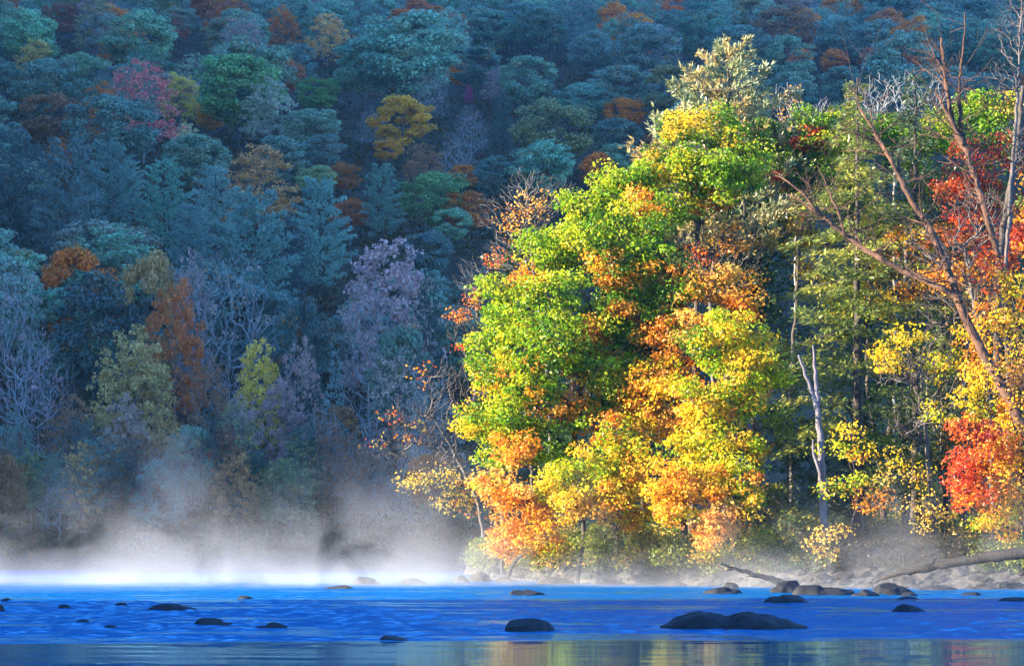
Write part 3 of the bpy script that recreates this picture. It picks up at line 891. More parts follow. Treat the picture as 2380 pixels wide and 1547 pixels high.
bare('bare_tree', 'shaded low tree dotted with small red leaves, leaning over misty water', 118, (1130, 2),
     [(950, 980, 75, 60, 0, 'C'), (1030, 900, 45, 70, 0, 'C'), (1020, 1010, 60, 55, 0, 'C'), (900, 1040, 60, 35, 0, 'C'), (1050, 1070, 50, 40, 0, 'C')],
     trunk=[(1110, 1160), (1050, 1040), (985, 930)], seed=23, bark='bark_twig', r_base=0.12,
     leaflobes=[(905, 965, 38, 30, 0, 'R,T'), (985, 870, 30, 40, 0, 'R,O'), (960, 1010, 45, 35, 0, 'R,T,O'), (880, 1030, 30, 25, 0, 'R,T')], per=2, leaf=0.15)
bare('bare_tree', 'grey bare crown with scattered orange leaves above the orange maple', 107, (1660, 2),
     [(1640, 560, 90, 70, 0, 'O'), (1720, 520, 60, 60, 0, 'O'), (1600, 640, 70, 60, 0, 'O'), (1740, 620, 50, 50, 0, 'O')],
     trunk=[(1660, 900), (1650, 700), (1660, 560)], seed=24, bark='bark_grey', r_base=0.14,
     leaflobes=[(1620, 610, 50, 45, 0, 'O,C'), (1700, 560, 50, 50, 0, 'O,P'), (1730, 650, 45, 40, 0, 'P,O')], per=12, leaf=0.125)
bare('bare_tree', 'whitish leafless crown standing against the dark hill right of the pine', 118, (2080, 2),
     [(2030, 215, 45, 55, 0, 'O'), (2100, 205, 45, 55, 0, 'O'), (2170, 215, 40, 60, 0, 'O'), (1985, 235, 35, 45, 0, 'O'), (2060, 260, 60, 40, 0, 'O'), (2140, 270, 60, 40, 0, 'O')],
     trunk=[(2080, 600), (2080, 420), (2085, 330)], seed=25, bark='bark_pale', r_base=0.09, sag=0.22)
bare('bare_tree', 'small pinkish bare top close beside the pine', 117, (1840, 2),
     [(1830, 235, 38, 60, 0, 'O'), (1870, 270, 45, 45, 0, 'O'), (1920, 260, 35, 35, 0, 'O')],
     trunk=[(1850, 600), (1850, 420), (1845, 330)], seed=26, bark='bark_pale', r_base=0.09, sag=0.22,
     leaflobes=[(1830, 250, 30, 55, 0, 'P'), (1860, 290, 40, 30, 0, 'P')], per=3, leaf=0.12)
bare('bare_tree', 'leafless tree at the right picture edge reaching above the frame', 98, (2352, 0),
     [(2350, 60, 50, 80, 0, 'O'), (2330, 180, 50, 50, 0, 'O'), (2370, 320, 40, 70, 0, 'O'), (2375, -20, 30, 50, 0, 'O')],
     trunk=[(2335, 640), (2352, 400), (2368, 180), (2376, -60)], seed=27, bark='bark_twig', r_base=0.12, r_tip=0.006)
bare('bare_tree', 'tangle of thin brown stems before the red leaves at right', 99, (2310, 0),
     [(2230, 600, 80, 70, 0, 'O'), (2150, 560, 60, 60, 0, 'O'), (2280, 480, 70, 70, 0, 'O'), (2180, 720, 70, 55, 0, 'O'), (2300, 680, 60, 70, 0, 'O')],
     trunk=[(2300, 950), (2270, 750), (2240, 560)], seed=28, bark='bark_twig', r_base=0.10)
bare('bare_tree', 'twiggy tree with loose yellow leaves over the dark hollow', 98.5, (2180, 1),
     [(2080, 850, 70, 60, 0, 'O'), (2160, 820, 70, 70, 0, 'O'), (2230, 900, 60, 70, 0, 'O'), (2130, 960, 80, 60, 0, 'O')],
     trunk=[(2160, 1120), (2150, 980), (2160, 820)], seed=29, bark='bark_twig', r_base=0.09,
     leaflobes=[(2060, 840, 45, 45, 0, 'Y'), (2110, 790, 50, 35, 0, 'Y'), (2180, 850, 40, 50, 0, 'Y,YG'), (2250, 820, 40, 70, 0, 'Y,O'), (2180, 960, 40, 28, 0, 'Y,YG')], per=16, leaf=0.125)

# leafy trees of the point
leafy('green_maple', 'tall yellow green maple crown in front of the pine', 'tree', 107, (1610, 1),
      [(1590, 300, 55, 45, 0, 'YG'), (1680, 310, 70, 50, 0, 'YG'), (1560, 390, 80, 55, -0.5, 'YG'), (1660, 400, 90, 65, -1, 'YG,G'), (1480, 430, 70, 50, 0, 'YG,G'),
       (1420, 440, 60, 45, 0, 'YG,G'), (1550, 480, 80, 50, -0.5, 'YG,G'), (1740, 380, 60, 60, 0, 'YG,G'), (1640, 460, 60, 40, 0, 'G,O'), (1380, 500, 60, 45, 0.5, 'G,YG')],
      trunk=[(1615, 800), (1625, 520), (1640, 330)], seed=31, r_base=0.2)
leafy('green_tree', 'dark green crown with red tinged leaves right of the pine', 'tree', 111, (1830, 1),
      [(1800, 330, 60, 50, 0, 'G,D'), (1870, 350, 50, 50, 0, 'G,R'), (1880, 290, 40, 35, 0, 'G,D'), (1820, 400, 60, 40, 0, 'G,R,D'), (1930, 330, 60, 55, 0, 'YG,G'), (1900, 430, 60, 50, 0, 'D,G')],
      seed=32, r_base=0.16)
leafy('green_tree', 'yellow green treetops behind the tall hemlock', 'tree', 113, (2060, 1),
      [(1940, 300, 60, 50, 0, 'YG'), (2040, 310, 60, 55, 0, 'YG,G'), (2110, 360, 60, 55, 0, 'G,YG'), (2170, 320, 55, 55, 0, 'YG,G'), (1960, 400, 60, 60, 0, 'YG,Y'), (2150, 430, 50, 45, 0, 'YG,Y')],
      seed=33, r_base=0.16)
leafy('green_tree', 'bright green crown above the red leaves at the right edge', 'tree', 109, (2320, 1),
      [(2270, 245, 45, 35, 0, 'YG,G'), (2335, 250, 40, 40, 0, 'YG,T'), (2230, 300, 45, 40, 0, 'G,YG'), (2290, 300, 50, 40, 0, 'G')], seed=34, r_base=0.14)
leafy('red_tree', 'deep red leaved tree at the right edge', 'tree', 105, (2310, 1),
      [(2260, 360, 55, 55, 0, 'R,R,D'), (2330, 380, 55, 70, 0, 'R,R,G'), (2290, 460, 60, 60, 0, 'R,R,D'), (2360, 500, 40, 80, 0, 'R,O'), (2210, 430, 40, 45, 0, 'R,C'), (2240, 530, 55, 45, -0.5, 'C,R'), (2330, 590, 50, 60, 0, 'R,C')],
      seed=35, r_base=0.15, per=34)
leafy('gold_tree', 'yellow gold tree behind the tall hemlock trunk', 'tree', 108, (2060, 1),
      [(2060, 520, 60, 60, 0, 'Y,YG'), (2040, 620, 60, 60, 0, 'Y,O'), (1900, 600, 60, 60, 0, 'Y,T'), (1960, 700, 60, 60, 0, 'Y,YG'), (2110, 600, 50, 60, 0, 'O,Y'), (1860, 540, 45, 50, 0, 'T,O'), (2170, 560, 50, 45, 0, 'O,Y')],
      seed=36, r_base=0.14, per=28)
leafy('big_green_maple', 'largest bright green maple with orange patches, left front of the lit wood', 'tree', 104, (1440, 0.2),
      [(1150, 690, 45, 45, 0.5, 'G,YG'), (1260, 580, 70, 55, 0.5, 'G,YG'), (1350, 560, 70, 60, 0, 'G,YG'), (1480, 540, 75, 65, 0, 'G,YG'), (1420, 640, 80, 60, -0.5, 'G,O'),
       (1180, 760, 70, 60, -0.5, 'YG,G'), (1290, 680, 80, 60, -1, 'G,YG'), (1280, 780, 90, 65, -1.5, 'YG,G'), (1400, 740, 80, 60, -1, 'G,YG,O'), (1150, 870, 60, 55, -0.5, 'YG'),
       (1240, 880, 90, 60, -1.5, 'YG,G,YG,G,O'), (1370, 850, 80, 60, -1, 'G,YG,G,O'), (1110, 970, 55, 50, -0.5, 'YG'), (1190, 970, 80, 55, -1.5, 'YG,G'), (1300, 960, 80, 55, -1.5, 'G,G,O'),
       (1400, 930, 70, 55, -0.5, 'G,O'), (1180, 1050, 70, 45, -1, 'YG,G'), (1280, 1050, 70, 45, -1, 'G,YG'), (1480, 650, 60, 60, 0, 'G'), (1450, 830, 55, 70, 0.5, 'G'),
       (1500, 480, 50, 40, 0.5, 'YG,O'), (1230, 650, 40, 35, 0.8, 'O,C'), (1540, 700, 45, 55, 0.3, 'G,D,YG'), (1510, 800, 45, 55, 0.3, 'G,D'), (1460, 740, 60, 60, -0.6, 'G,D,G'), (1440, 900, 60, 50, -0.6, 'YG,G,Y'), (1130, 800, 40, 50, 0.3, 'YG,G'), (1340, 480, 50, 35, 0.5, 'YG,G'), (1150, 1130, 45, 30, -0.5, 'YG,O')],
      trunk=[(1425, 1080), (1345, 920), (1385, 760), (1420, 560)], seed=37, r_base=0.24, per=72, leaf=0.135)
leafy('orange_maple', 'peach orange maple in the middle of the lit wood', 'tree', 102.5, (1590, 2),
      [(1580, 680, 60, 45, 0.8, 'P,O,G'), (1660, 660, 50, 45, 0.5, 'P,O,T'), (1530, 760, 55, 60, 0.5, 'P,O,G'), (1600, 770, 60, 50, 0, 'P,T'), (1520, 880, 50, 65, -0.5, 'P,O,Y'),
       (1580, 880, 50, 60, 0, 'P,O,YG'), (1540, 980, 60, 55, 0, 'O,P,Y'), (1480, 960, 45, 45, 0, 'O,Y,YG'), (1560, 610, 50, 40, 0.8, 'G,O,D'), (1700, 800, 40, 50, 1.0, 'T,H'), (1720, 720, 40, 40, 0.5, 'O'), (1640, 1000, 60, 60, 0, 'O,P')],
      trunk=[(1585, 1050), (1570, 860), (1590, 690)], seed=38, r_base=0.16)
leafy('yellow_maple', 'yellow green maple with dark slanting stem in front of the orange maple', 'tree', 99.5, (1770, 1.5),
      [(1700, 760, 60, 45, 0, 'YG,Y'), (1640, 810, 50, 45, 0, 'YG'), (1740, 820, 60, 50, 0, 'YG,Y'), (1680, 890, 80, 50, -0.5, 'YG,Y,G'), (1640, 960, 55, 45, 0, 'YG,Y'),
       (1740, 930, 50, 55, 0, 'YG,O'), (1680, 1010, 60, 45, -0.5, 'YG,Y'), (1750, 1050, 45, 40, 0, 'YG,O'), (1650, 1080, 55, 45, -0.5, 'Y,YG'), (1590, 1040, 45, 40, 0, 'Y,YG'), (1600, 930, 45, 40, -0.3, 'YG,Y,P'), (1800, 880, 35, 40, 0.5, 'YG,H'), (1800, 980, 35, 40, 0.5, 'H,YG')],
      trunk=[(1755, 1080), (1720, 960), (1690, 800)], seed=39, r_base=0.13)
leafy('golden_maple', 'golden orange foliage sweeping low to the water, left front', 'tree', 100.5, (1330, 4),
      [(1160, 1130, 45, 50, 0.5, 'O,P'), (1210, 1200, 60, 55, 0, 'O,P'), (1180, 1260, 45, 40, 0, 'O,P'), (1290, 1120, 60, 50, 0, 'Y,YG'), (1300, 1190, 70, 55, -0.5, 'Y,P'), (1260, 1260, 60, 40, -0.5, 'P,O,Y'),
       (1380, 1090, 65, 50, 0, 'Y,YG'), (1400, 1160, 70, 55, -0.5, 'Y,O'), (1470, 1080, 60, 60, 0, 'Y,YG,O'), (1480, 1170, 60, 55, 0, 'Y,O'), (1190, 1040, 50, 40, 1, 'O'), (1430, 1010, 50, 45, 0.5, 'YG,O')],
      trunk=[(1360, 1240), (1340, 1160), (1320, 1080)], seed=40, r_base=0.13, leaf=0.132)
leafy('orange_shrub_maple', 'low orange maple with yellow green tips, middle of the bank', 'tree', 97.8, (1700, 2),
      [(1580, 1110, 55, 45, 0, 'O,Y'), (1650, 1130, 55, 45, 0, 'O,Y'), (1600, 1180, 60, 45, 0, 'O,Y'), (1670, 1200, 55, 45, -0.3, 'O,P'), (1710, 1110, 45, 45, 0, 'YG,O'), (1650, 1250, 45, 30, -0.3, 'P,O'), (1550, 1160, 45, 45, 0, 'Y,O'), (1740, 1160, 35, 35, 0, 'YG')],
      trunk=[(1710, 1220), (1680, 1150), (1640, 1100)], seed=41, r_base=0.09, leaf=0.13)
leafy('yellow_bough_tree', 'overhanging bough of dull yellow leaves above the misty water', 'tree', 112, (1170, 1.5),
      [(960, 1120, 40, 24, 0, 'T,Y'), (1020, 1110, 45, 28, 0, 'T,Y'), (1080, 1130, 40, 30, 0, 'T,Y,O'), (1030, 1165, 35, 22, 0, 'T,Y'), (1095, 1180, 28, 25, 0, 'T,O')],
      trunk=[(1150, 1200), (1090, 1110), (1010, 1085)], seed=42, r_base=0.09, per=20, leaf=0.12)
leafy('scarlet_maple', 'scarlet leaves of the low maple at the right edge', 'tree', 94.5, (2390, 1),
      [(2225, 1110, 28, 30, 0, 'C'), (2270, 1000, 30, 35, 0.2, 'C,R'), (2330, 1110, 40, 35, -0.2, 'C,O'), (2340, 1040, 35, 35, 0, 'C,O'), (2230, 1170, 25, 22, 0, 'C,O'), (2250, 1080, 38, 40, 0, 'C'), (2300, 1060, 45, 40, 0, 'C,O'), (2260, 1140, 45, 35, 0, 'C'), (2300, 1170, 45, 35, 0, 'C,O'), (2240, 1010, 25, 30, 0, 'C')],
      trunk=[(2370, 1190), (2330, 1130), (2290, 1090)], seed=43, r_base=0.09, per=44, leaf=0.13)
leafy('amber_maple', 'amber yellow foliage filling the lower right corner of the wood', 'tree', 95.2, (2420, 1.2),
      [(2290, 1225, 45, 25, 0, 'O,YG'), (2350, 1000, 40, 45, 0.3, 'O,Y'), (2360, 1080, 45, 50, 0, 'O,Y'), (2350, 1150, 50, 45, 0, 'O,Y'), (2330, 1210, 50, 35, 0, 'Y,YG,O'), (2390, 1180, 40, 60, 0, 'Y,O'), (2365, 1250, 40, 25, 0, 'YG,Y')],
      seed=44, r_base=0.1, per=42, leaf=0.128)
leafy('vine_tree', 'trunk wrapped in bright yellow leaves at the right edge', 'tree', 96, (2372, 0.5),
      [(2355, 660, 26, 50, 0, 'Y'), (2345, 750, 28, 60, 0, 'Y,P'), (2365, 850, 30, 70, 0, 'Y,P'), (2300, 760, 35, 60, 0.4, 'Y,O'), (2290, 860, 40, 60, 0.3, 'Y,O'), (2350, 960, 35, 50, 0, 'O,Y'), (2270, 940, 35, 40, 0.3, 'Y,YG'), (2300, 640, 30, 40, 0.6, 'O,C'), (2200, 640, 40, 40, 1, 'O')],
      trunk=[(2375, 1000), (2350, 800), (2358, 640)], seed=45, r_base=0.17, per=40, leaf=0.13)
leafy('sapling', 'yellow and orange sapling beside the dead snag', 'tree', 97, (1975, 0.8),
      [(1970, 1000, 28, 24, 0, 'YG,Y'), (1950, 1050, 32, 24, 0, 'YG,Y'), (2000, 1060, 22, 26, 0, 'O,Y'), (1960, 1130, 40, 22, 0, 'YG'), (2010, 1120, 35, 22, 0, 'YG,O'), (2040, 1150, 26, 28, 0, 'O'), (1930, 1150, 24, 20, 0, 'YG'), (2010, 1175, 30, 16, 0, 'O')],
      trunk=[(1990, 1150), (1985, 1060), (1975, 990)], seed=46, r_base=0.05, per=28, leaf=0.125)
leafy('tan_bough_tree', 'tan yellow boughs hanging before the dark hollow', 'tree', 96.5, (2200, 1.5),
      [(2090, 1070, 22, 30, 0, 'T,Y'), (2130, 1090, 24, 30, 0, 'T,Y'), (2075, 1110, 30, 14, 0, 'T'), (2140, 1130, 22, 24, 0, 'T,Y'), (2110, 1190, 42, 16, 0, 'T'), (2150, 1180, 26, 22, 0, 'T'), (2140, 1215, 20, 14, 0, 'T'), (2195, 1195, 14, 20, 0, 'T')],
      trunk=[(2195, 1220), (2170, 1140), (2110, 1060)], seed=47, r_base=0.06, per=20, leaf=0.115)
leafy('tan_shrub', 'small tan leaved shrub overhanging the misty bank', 'shrub', 96, (1945, 1.5),
      [(1910, 1245, 26, 16, 0, 'T'), (1945, 1235, 24, 14, 0, 'T'), (1900, 1270, 22, 14, 0, 'T'), (1925, 1290, 20, 12, 0, 'T')], seed=48, r_base=0.04, per=18, leaf=0.13)
leafy('flame_tree', 'flame orange leaves among the stems left of the red tree', 'tree', 103, (2200, 1),
      [(2190, 560, 45, 40, 0, 'O,C'), (2250, 600, 50, 40, 0, 'C,O'), (2180, 640, 50, 40, 0, 'O,Y'), (2110, 560, 40, 40, 0, 'Y,O'), (2120, 680, 50, 45, 0, 'Y,O,T'), (2060, 720, 45, 40, 0, 'YG,Y'), (2230, 700, 45, 40, 0, 'O,Y'), (2320, 560, 40, 50, 0, 'C,R')],
      seed=49, r_base=0.12, per=26)
leafy('edge_tree', 'orange and green tree cut off by the right picture edge', 'tree', 101.5, (2480, 1),
      [(2400, 560, 50, 70, 0, 'O,R'), (2460, 480, 80, 90, 0, 'G,O'), (2440, 700, 70, 80, 0, 'O,Y'), (2520, 620, 80, 90, 0, 'G,YG'), (2430, 850, 60, 70, 0, 'Y,O'), (2520, 800, 80, 90, 0, 'O,YG'),
       (2450, 980, 60, 60, 0, 'O,Y'), (2530, 960, 70, 80, 0, 'YG,G'), (2470, 1110, 70, 60, 0, 'H,D'), (2550, 1120, 70, 70, 0, 'D,H')],
      seed=51, r_base=0.15, per=40, leaf=0.16)
leafy('thicket_tree', 'dull orange and green thicket under the loose yellow leaves', 'tree', 101, (2260, 1),
      [(2240, 1010, 40, 40, 0, 'O,D'), (2180, 1060, 45, 40, 0, 'D,T'), (2290, 980, 40, 50, 0, 'O,Y'), (2050, 1020, 45, 45, 0, 'D,H'), (2120, 1010, 45, 40, 0, 'D,T'), (2330, 1020, 40, 40, 0, 'O,C')],
      seed=50, r_base=0.08, per=22)
# dark understorey that closes the wood behind
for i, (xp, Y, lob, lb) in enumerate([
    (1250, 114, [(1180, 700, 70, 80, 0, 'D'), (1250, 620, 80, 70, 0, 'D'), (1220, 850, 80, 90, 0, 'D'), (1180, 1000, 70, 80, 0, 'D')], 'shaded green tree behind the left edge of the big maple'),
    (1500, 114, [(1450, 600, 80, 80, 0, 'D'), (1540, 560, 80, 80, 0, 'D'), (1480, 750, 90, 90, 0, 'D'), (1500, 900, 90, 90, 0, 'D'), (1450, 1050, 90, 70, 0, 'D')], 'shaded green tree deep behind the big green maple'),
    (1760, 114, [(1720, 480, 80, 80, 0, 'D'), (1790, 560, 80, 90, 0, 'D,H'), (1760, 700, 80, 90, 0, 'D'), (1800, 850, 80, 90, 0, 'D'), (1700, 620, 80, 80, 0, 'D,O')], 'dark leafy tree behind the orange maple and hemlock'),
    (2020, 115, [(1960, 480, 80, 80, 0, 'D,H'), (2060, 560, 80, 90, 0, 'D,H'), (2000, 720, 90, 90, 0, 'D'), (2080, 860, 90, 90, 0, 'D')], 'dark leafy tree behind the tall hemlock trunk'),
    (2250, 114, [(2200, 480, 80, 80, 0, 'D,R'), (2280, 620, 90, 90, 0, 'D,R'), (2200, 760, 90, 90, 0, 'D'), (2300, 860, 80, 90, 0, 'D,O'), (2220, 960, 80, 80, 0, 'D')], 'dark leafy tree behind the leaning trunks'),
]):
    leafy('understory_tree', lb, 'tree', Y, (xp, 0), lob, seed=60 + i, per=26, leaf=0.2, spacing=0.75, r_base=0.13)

# undergrowth: nobody could count it
def cover(name, label, X, Yv, rad, per, leaf, pals, seed, mat='leaf', dz=0.25, color=None):
    rng = np.random.default_rng(seed)
    C = np.stack([X, Yv, ground(X, Yv) + dz * rng.uniform(0.3, 1.6, len(X))], 1)
    R = rad * rng.uniform(0.5, 1.3, len(X))
    P, Nn, s_, k = clump_leaves(C, R, per, rng, leaf, flat=0.6)
    Vv, Ff = leaf_arrays(P, Nn, s_, rng)
    K = [pals[i] for i in rng.integers(len(pals), size=len(X))]
    c = leaf_colors(K, k, rng)
    o = link_mesh(name, np_mesh(name, Vv, Ff, 3, MAT[mat], np.repeat(c, 2, axis=0)))
    tag(o, label, 'undergrowth', kind='stuff')
ur = np.random.default_rng(88)
X = ur.uniform(-2, 30, 4200); Yv = np.interp(X, SHX, SHY) + 0.8 + ur.uniform(0, 1, 4200) ** 1.6 * 22
hollow = (X > 12.3) & (X < 17.6) & (Yv < np.interp(X, SHX, SHY) + 9)
X, Yv = X[~hollow], Yv[~hollow]
cover('undergrowth', 'low leafy undergrowth on the bank under the sunlit trees', X, Yv, 0.5, 24, 0.11, ['D', 'D', 'S', 'D', 'H', 'D', 'D', 'T'], 89)
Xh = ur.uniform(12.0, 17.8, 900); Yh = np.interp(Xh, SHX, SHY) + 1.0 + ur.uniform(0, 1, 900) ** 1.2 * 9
PAL['K'] = [(0.012, 0.016, 0.010), (0.02, 0.024, 0.012), (0.03, 0.024, 0.014)]  # near black leaf colours stand in for the shade of the hollow
cover('undergrowth', 'ground growth in the misty right bank hollow, its shade put into near black leaves', Xh, Yh, 0.45, 22, 0.11, ['K'], 93)
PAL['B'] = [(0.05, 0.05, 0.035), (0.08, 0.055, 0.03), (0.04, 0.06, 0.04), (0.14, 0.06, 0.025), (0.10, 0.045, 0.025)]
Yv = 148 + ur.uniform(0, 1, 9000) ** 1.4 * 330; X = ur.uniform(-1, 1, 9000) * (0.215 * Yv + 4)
keep = ~((X > 2) & (Yv < 190)); X, Yv = X[keep], Yv[keep]
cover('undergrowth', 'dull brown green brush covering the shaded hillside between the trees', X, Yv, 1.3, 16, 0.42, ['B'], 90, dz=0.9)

# shrubs along the shore
for i, (x, y, rx, ry, Y, pal, lb) in enumerate([
    (1110, 1300, 28, 24, 114, 'S', 'pale green shrub at the misty tip of the point'),
    (1215, 1290, 40, 34, 106, 'S,O', 'misty shrub under the orange leaves at the left end of the bank'),
    (1300, 1285, 50, 38, 104, 'S,T', 'pale yellow green shrub third from the tip of the point'),
    (1395, 1270, 55, 45, 102.5, 'S', 'broad pale green shrub under the golden foliage'),
    (1490, 1265, 55, 48, 101.5, 'S,T', 'grey green shrub left of the low orange maple'),
    (1570, 1290, 50, 40, 100, 'S,H', 'olive shrub under the low orange maple'),
    (1660, 1300, 50, 30, 99, 'S,T', 'straw coloured low shrub above the driftwood branch'),
    (1770, 1270, 55, 42, 99, 'H,S', 'dark olive shrub on the bank above the driftwood branch'),
    (1860, 1230, 45, 50, 100.5, 'H,D', 'dark shrub left of the small tan shrub'),
    (1800, 1170, 50, 55, 102, 'D,H', 'shaded evergreen shrub at the foot of the dead snag'),
    (2060, 1250, 50, 45, 103, 'D', 'dark shrub at the back of the misty hollow'),
    (2170, 1260, 60, 45, 103, 'D', 'dark shrub behind the fallen trunk'),
    (2250, 1240, 40, 35, 98, 'D,D,T', 'dull brown green shrub above the fallen trunk'),
    (2310, 1310, 45, 22, 94, 'S', 'pale grass green tuft beside the right end of the fallen trunk'),
    (2270, 1330, 35, 14, 95, 'S,T', 'low straw tuft below the fallen trunk')]):
    leafy('shrub', lb, 'shrub', Y, (x, 0.6), [(x - rx * 0.4, y, rx * 0.62, ry * 0.9, 0, pal), (x + rx * 0.4, y + 3, rx * 0.62, ry * 0.8, 0.2, pal), (x, y - ry * 0.45, rx * 0.5, ry * 0.55, 0.2, pal)],
          seed=80 + i, per=34, leaf=0.115, spacing=0.5, r_base=0.03, r_tip=0.006)

# ---------------------------------------------------------------- dead wood
def stem_thing(name, label, cat, part, stems, bark, seed, k=7, base=None, step=0.25, twigs=0):
    """stems: [(picture points, Y, radii, joins the first stem)]"""
    parts = []
    for i, (p, Y, rad, att) in enumerate(stems):
        pts3 = [px(q[0], q[1], (Y if len(q) == 2 else q[2])) for q in p]
        if i == 0 and base is not None:
            g0 = pts3[0].copy(); g0[2] = float(ground(g0[0], g0[1])) - 0.3
            pts3 = [g0] + pts3; rad = [rad[0] * 1.15] + list(rad)
        a = tube(pts3, rad, step=step, seed=seed + i)
        parts.append((*a, att))
    if twigs:
        rng = np.random.default_rng(seed + 77)
        allp = np.concatenate([q[0] for q in parts]); allr = np.concatenate([q[2] for q in parts])
        hi = np.where(allp[:, 2] > 4.0)[0]
        for i in rng.choice(hi, twigs):
            d = nrm(rng.normal(size=3) * np.array([1, 0.7, 0.5]) + np.array([0, 0, 0.5]))
            L = rng.uniform(0.6, 2.8)
            p0 = allp[i]
            mid = p0 + d * L * 0.5 + rng.normal(0, 0.1, 3); end = mid + nrm(d + np.array([0, 0, 0.5]) + rng.normal(0, 0.3, 3)) * L * 0.5
            r0 = min(0.03, allr[i] * 0.4)
            parts.append((*tube([p0, mid, end], [r0, r0 * 0.6, 0.005], step=0.2, seed=int(rng.integers(9999))), True))
            for _ in range(3):
                e2 = mid + nrm(d + rng.normal(0, 0.8, 3)) * L * rng.uniform(0.25, 0.6)
                parts.append((*tube([mid, (mid + e2) / 2 + rng.normal(0, 0.04, 3), e2], [r0 * 0.5, r0 * 0.35, 0.004], step=0.2, seed=int(rng.integers(9999))), True))
    pos, par, r = join_nodes(parts)
    b = pos[0].copy()
    root = empty(name, b)
    tag(root, label, cat)
    link_mesh(part, skin(part, pos - b, par, r, MAT[bark], k), root)
    return root

stem_thing('dead_snag', 'pale forked dead snag, bark gone, standing before dark hemlocks', 'dead tree', 'trunk',
    [([(1914, 1180), (1910, 1060), (1904, 970), (1896, 880), (1890, 802)], 98.6, [0.165, 0.15, 0.125, 0.09, 0.045], False),
     ([(1904, 965), (1885, 905), (1868, 855), (1856, 824)], 98.6, [0.10, 0.09, 0.07, 0.05], True),
     ([(1910, 1110), (1898, 1075), (1888, 1045), (1890, 1020)], 98.4, [0.09, 0.08, 0.06, 0.03], True)], 'dead_wood', 900, base=True)
stem_thing('leaning_dead_tree', 'long reddish dead trunk leaning left across the right side', 'dead tree', 'trunk',
    [([(2380, 1000), (2330, 900), (2285, 820), (2240, 730), (2205, 630), (2165, 540), (2120, 470), (2080, 390), (2035, 310), (2003, 262), (1985, 218)], 95.5,
      [0.21, 0.20, 0.19, 0.17, 0.15, 0.13, 0.11, 0.09, 0.07, 0.05, 0.022], False),
     ([(2092, 400), (2086, 375), (2088, 355)], 95.5, [0.06, 0.05, 0.03], True),
     ([(2235, 700), (2190, 668), (2130, 645), (2085, 622), (2020, 585), (1965, 548), (1915, 505), (1890, 480)], 95.3, [0.11, 0.12, 0.12, 0.11, 0.10, 0.085, 0.065, 0.05], True),
     ([(1915, 505), (1865, 470), (1830, 452)], 95.2, [0.06, 0.04, 0.02], True),
     ([(1965, 548), (1940, 470), (1915, 420), (1900, 385)], 95.2, [0.06, 0.05, 0.035, 0.02], True),
     ([(1895, 485), (1860, 440), (1820, 415), (1780, 400)], 95.1, [0.06, 0.04, 0.03, 0.015], True),
     ([(2060, 360), (2010, 350), (1960, 352)], 95.6, [0.035, 0.025, 0.012], True),
     ([(2150, 520), (2100, 505), (2040, 512)], 95.4, [0.035, 0.025, 0.012], True)], 'bark_red', 920, base=True, twigs=120)
stem_thing('twin_dead_tree', 'two pronged barkless trunk rising above the red leaves at right', 'dead tree', 'trunk',
    [([(2400, 900), (2350, 720), (2310, 560), (2275, 440), (2250, 370), (2232, 290), (2228, 200), (2240, 110), (2243, 30)], 97,
      [0.16, 0.15, 0.13, 0.115, 0.095, 0.08, 0.06, 0.045, 0.022], False),
     ([(2250, 365), (2215, 290), (2200, 200), (2192, 130), (2188, 88)], 97, [0.12, 0.10, 0.08, 0.06, 0.035], True),
     ([(2240, 330), (2205, 270), (2180, 225), (2170, 205)], 96.8, [0.10, 0.08, 0.05, 0.02], True),
     ([(2198, 170), (2210, 150), (2214, 135)], 97, [0.04, 0.03, 0.015], True)], 'bark_red', 940, base=True, twigs=90)
stem_thing('dark_tree', 'dark slanting trunk at the right edge beside the twin pronged one', 'tree', 'trunk',
    [([(2318, 760), (2322, 600), (2345, 450), (2368, 330), (2378, 200)], 100, [0.16, 0.15, 0.13, 0.11, 0.09], False)], 'bark_dark', 950, base=True, twigs=30)
for i, (xs, Y, r0, lb) in enumerate([([(2106, 1120), (2104, 980), (2108, 800), (2106, 560)], 106, 0.17, 'grey trunk in the dark gap right of the tall hemlock'),
                                     ([(1840, 1060), (1836, 930), (1842, 800)], 107, 0.09, 'thin shaded trunk left of the dead snag'),
                                     ([(1765, 1130), (1762, 1000), (1735, 900)], 103, 0.1, 'dark slanting stem beneath the yellow green maple'),
                                     ([(2245, 1010), (2240, 900), (2250, 780)], 104, 0.1, 'thin trunk in shade behind the loose yellow leaves')]):
    stem_thing('slender_tree', lb, 'tree', 'trunk', [(xs, Y, [r0, r0 * 0.9, r0 * 0.75, r0 * 0.6][:len(xs)], False)], 'bark_grey', 960 + i, base=True)
stem_thing('driftwood_branch', 'bare driftwood branch slanting out of the rocks by the shore', 'driftwood', 'branch',
    [([(1835, 1368), (1822, 1358), (1800, 1347), (1768, 1337), (1732, 1328), (1700, 1318), (1675, 1309)], 94.5, [0.17, 0.16, 0.13, 0.10, 0.08, 0.06, 0.03], False),
     ([(1708, 1321), (1697, 1324), (1687, 1324)], 94.5, [0.05, 0.04, 0.02], True),
     ([(1752, 1333), (1742, 1338), (1736, 1339)], 94.4, [0.03, 0.02, 0.01], True)], 'log_wood', 970, step=0.12)
stem_thing('fallen_log', 'large curved fallen trunk lying along the misty right bank', 'log', 'trunk',
    [([(2036, 1352, 93.5), (2060, 1338, 93.2), (2100, 1328, 92.8), (2160, 1319, 92.3), (2230, 1305, 91.8), (2310, 1291, 91.3), (2430, 1282, 90.6)], 92, [0.04, 0.085, 0.12, 0.15, 0.18, 0.205, 0.23], False),
     ([(2165, 1315), (2170, 1302), (2178, 1294)], 92.2, [0.05, 0.04, 0.02], True)], 'log_wood', 980, step=0.2)
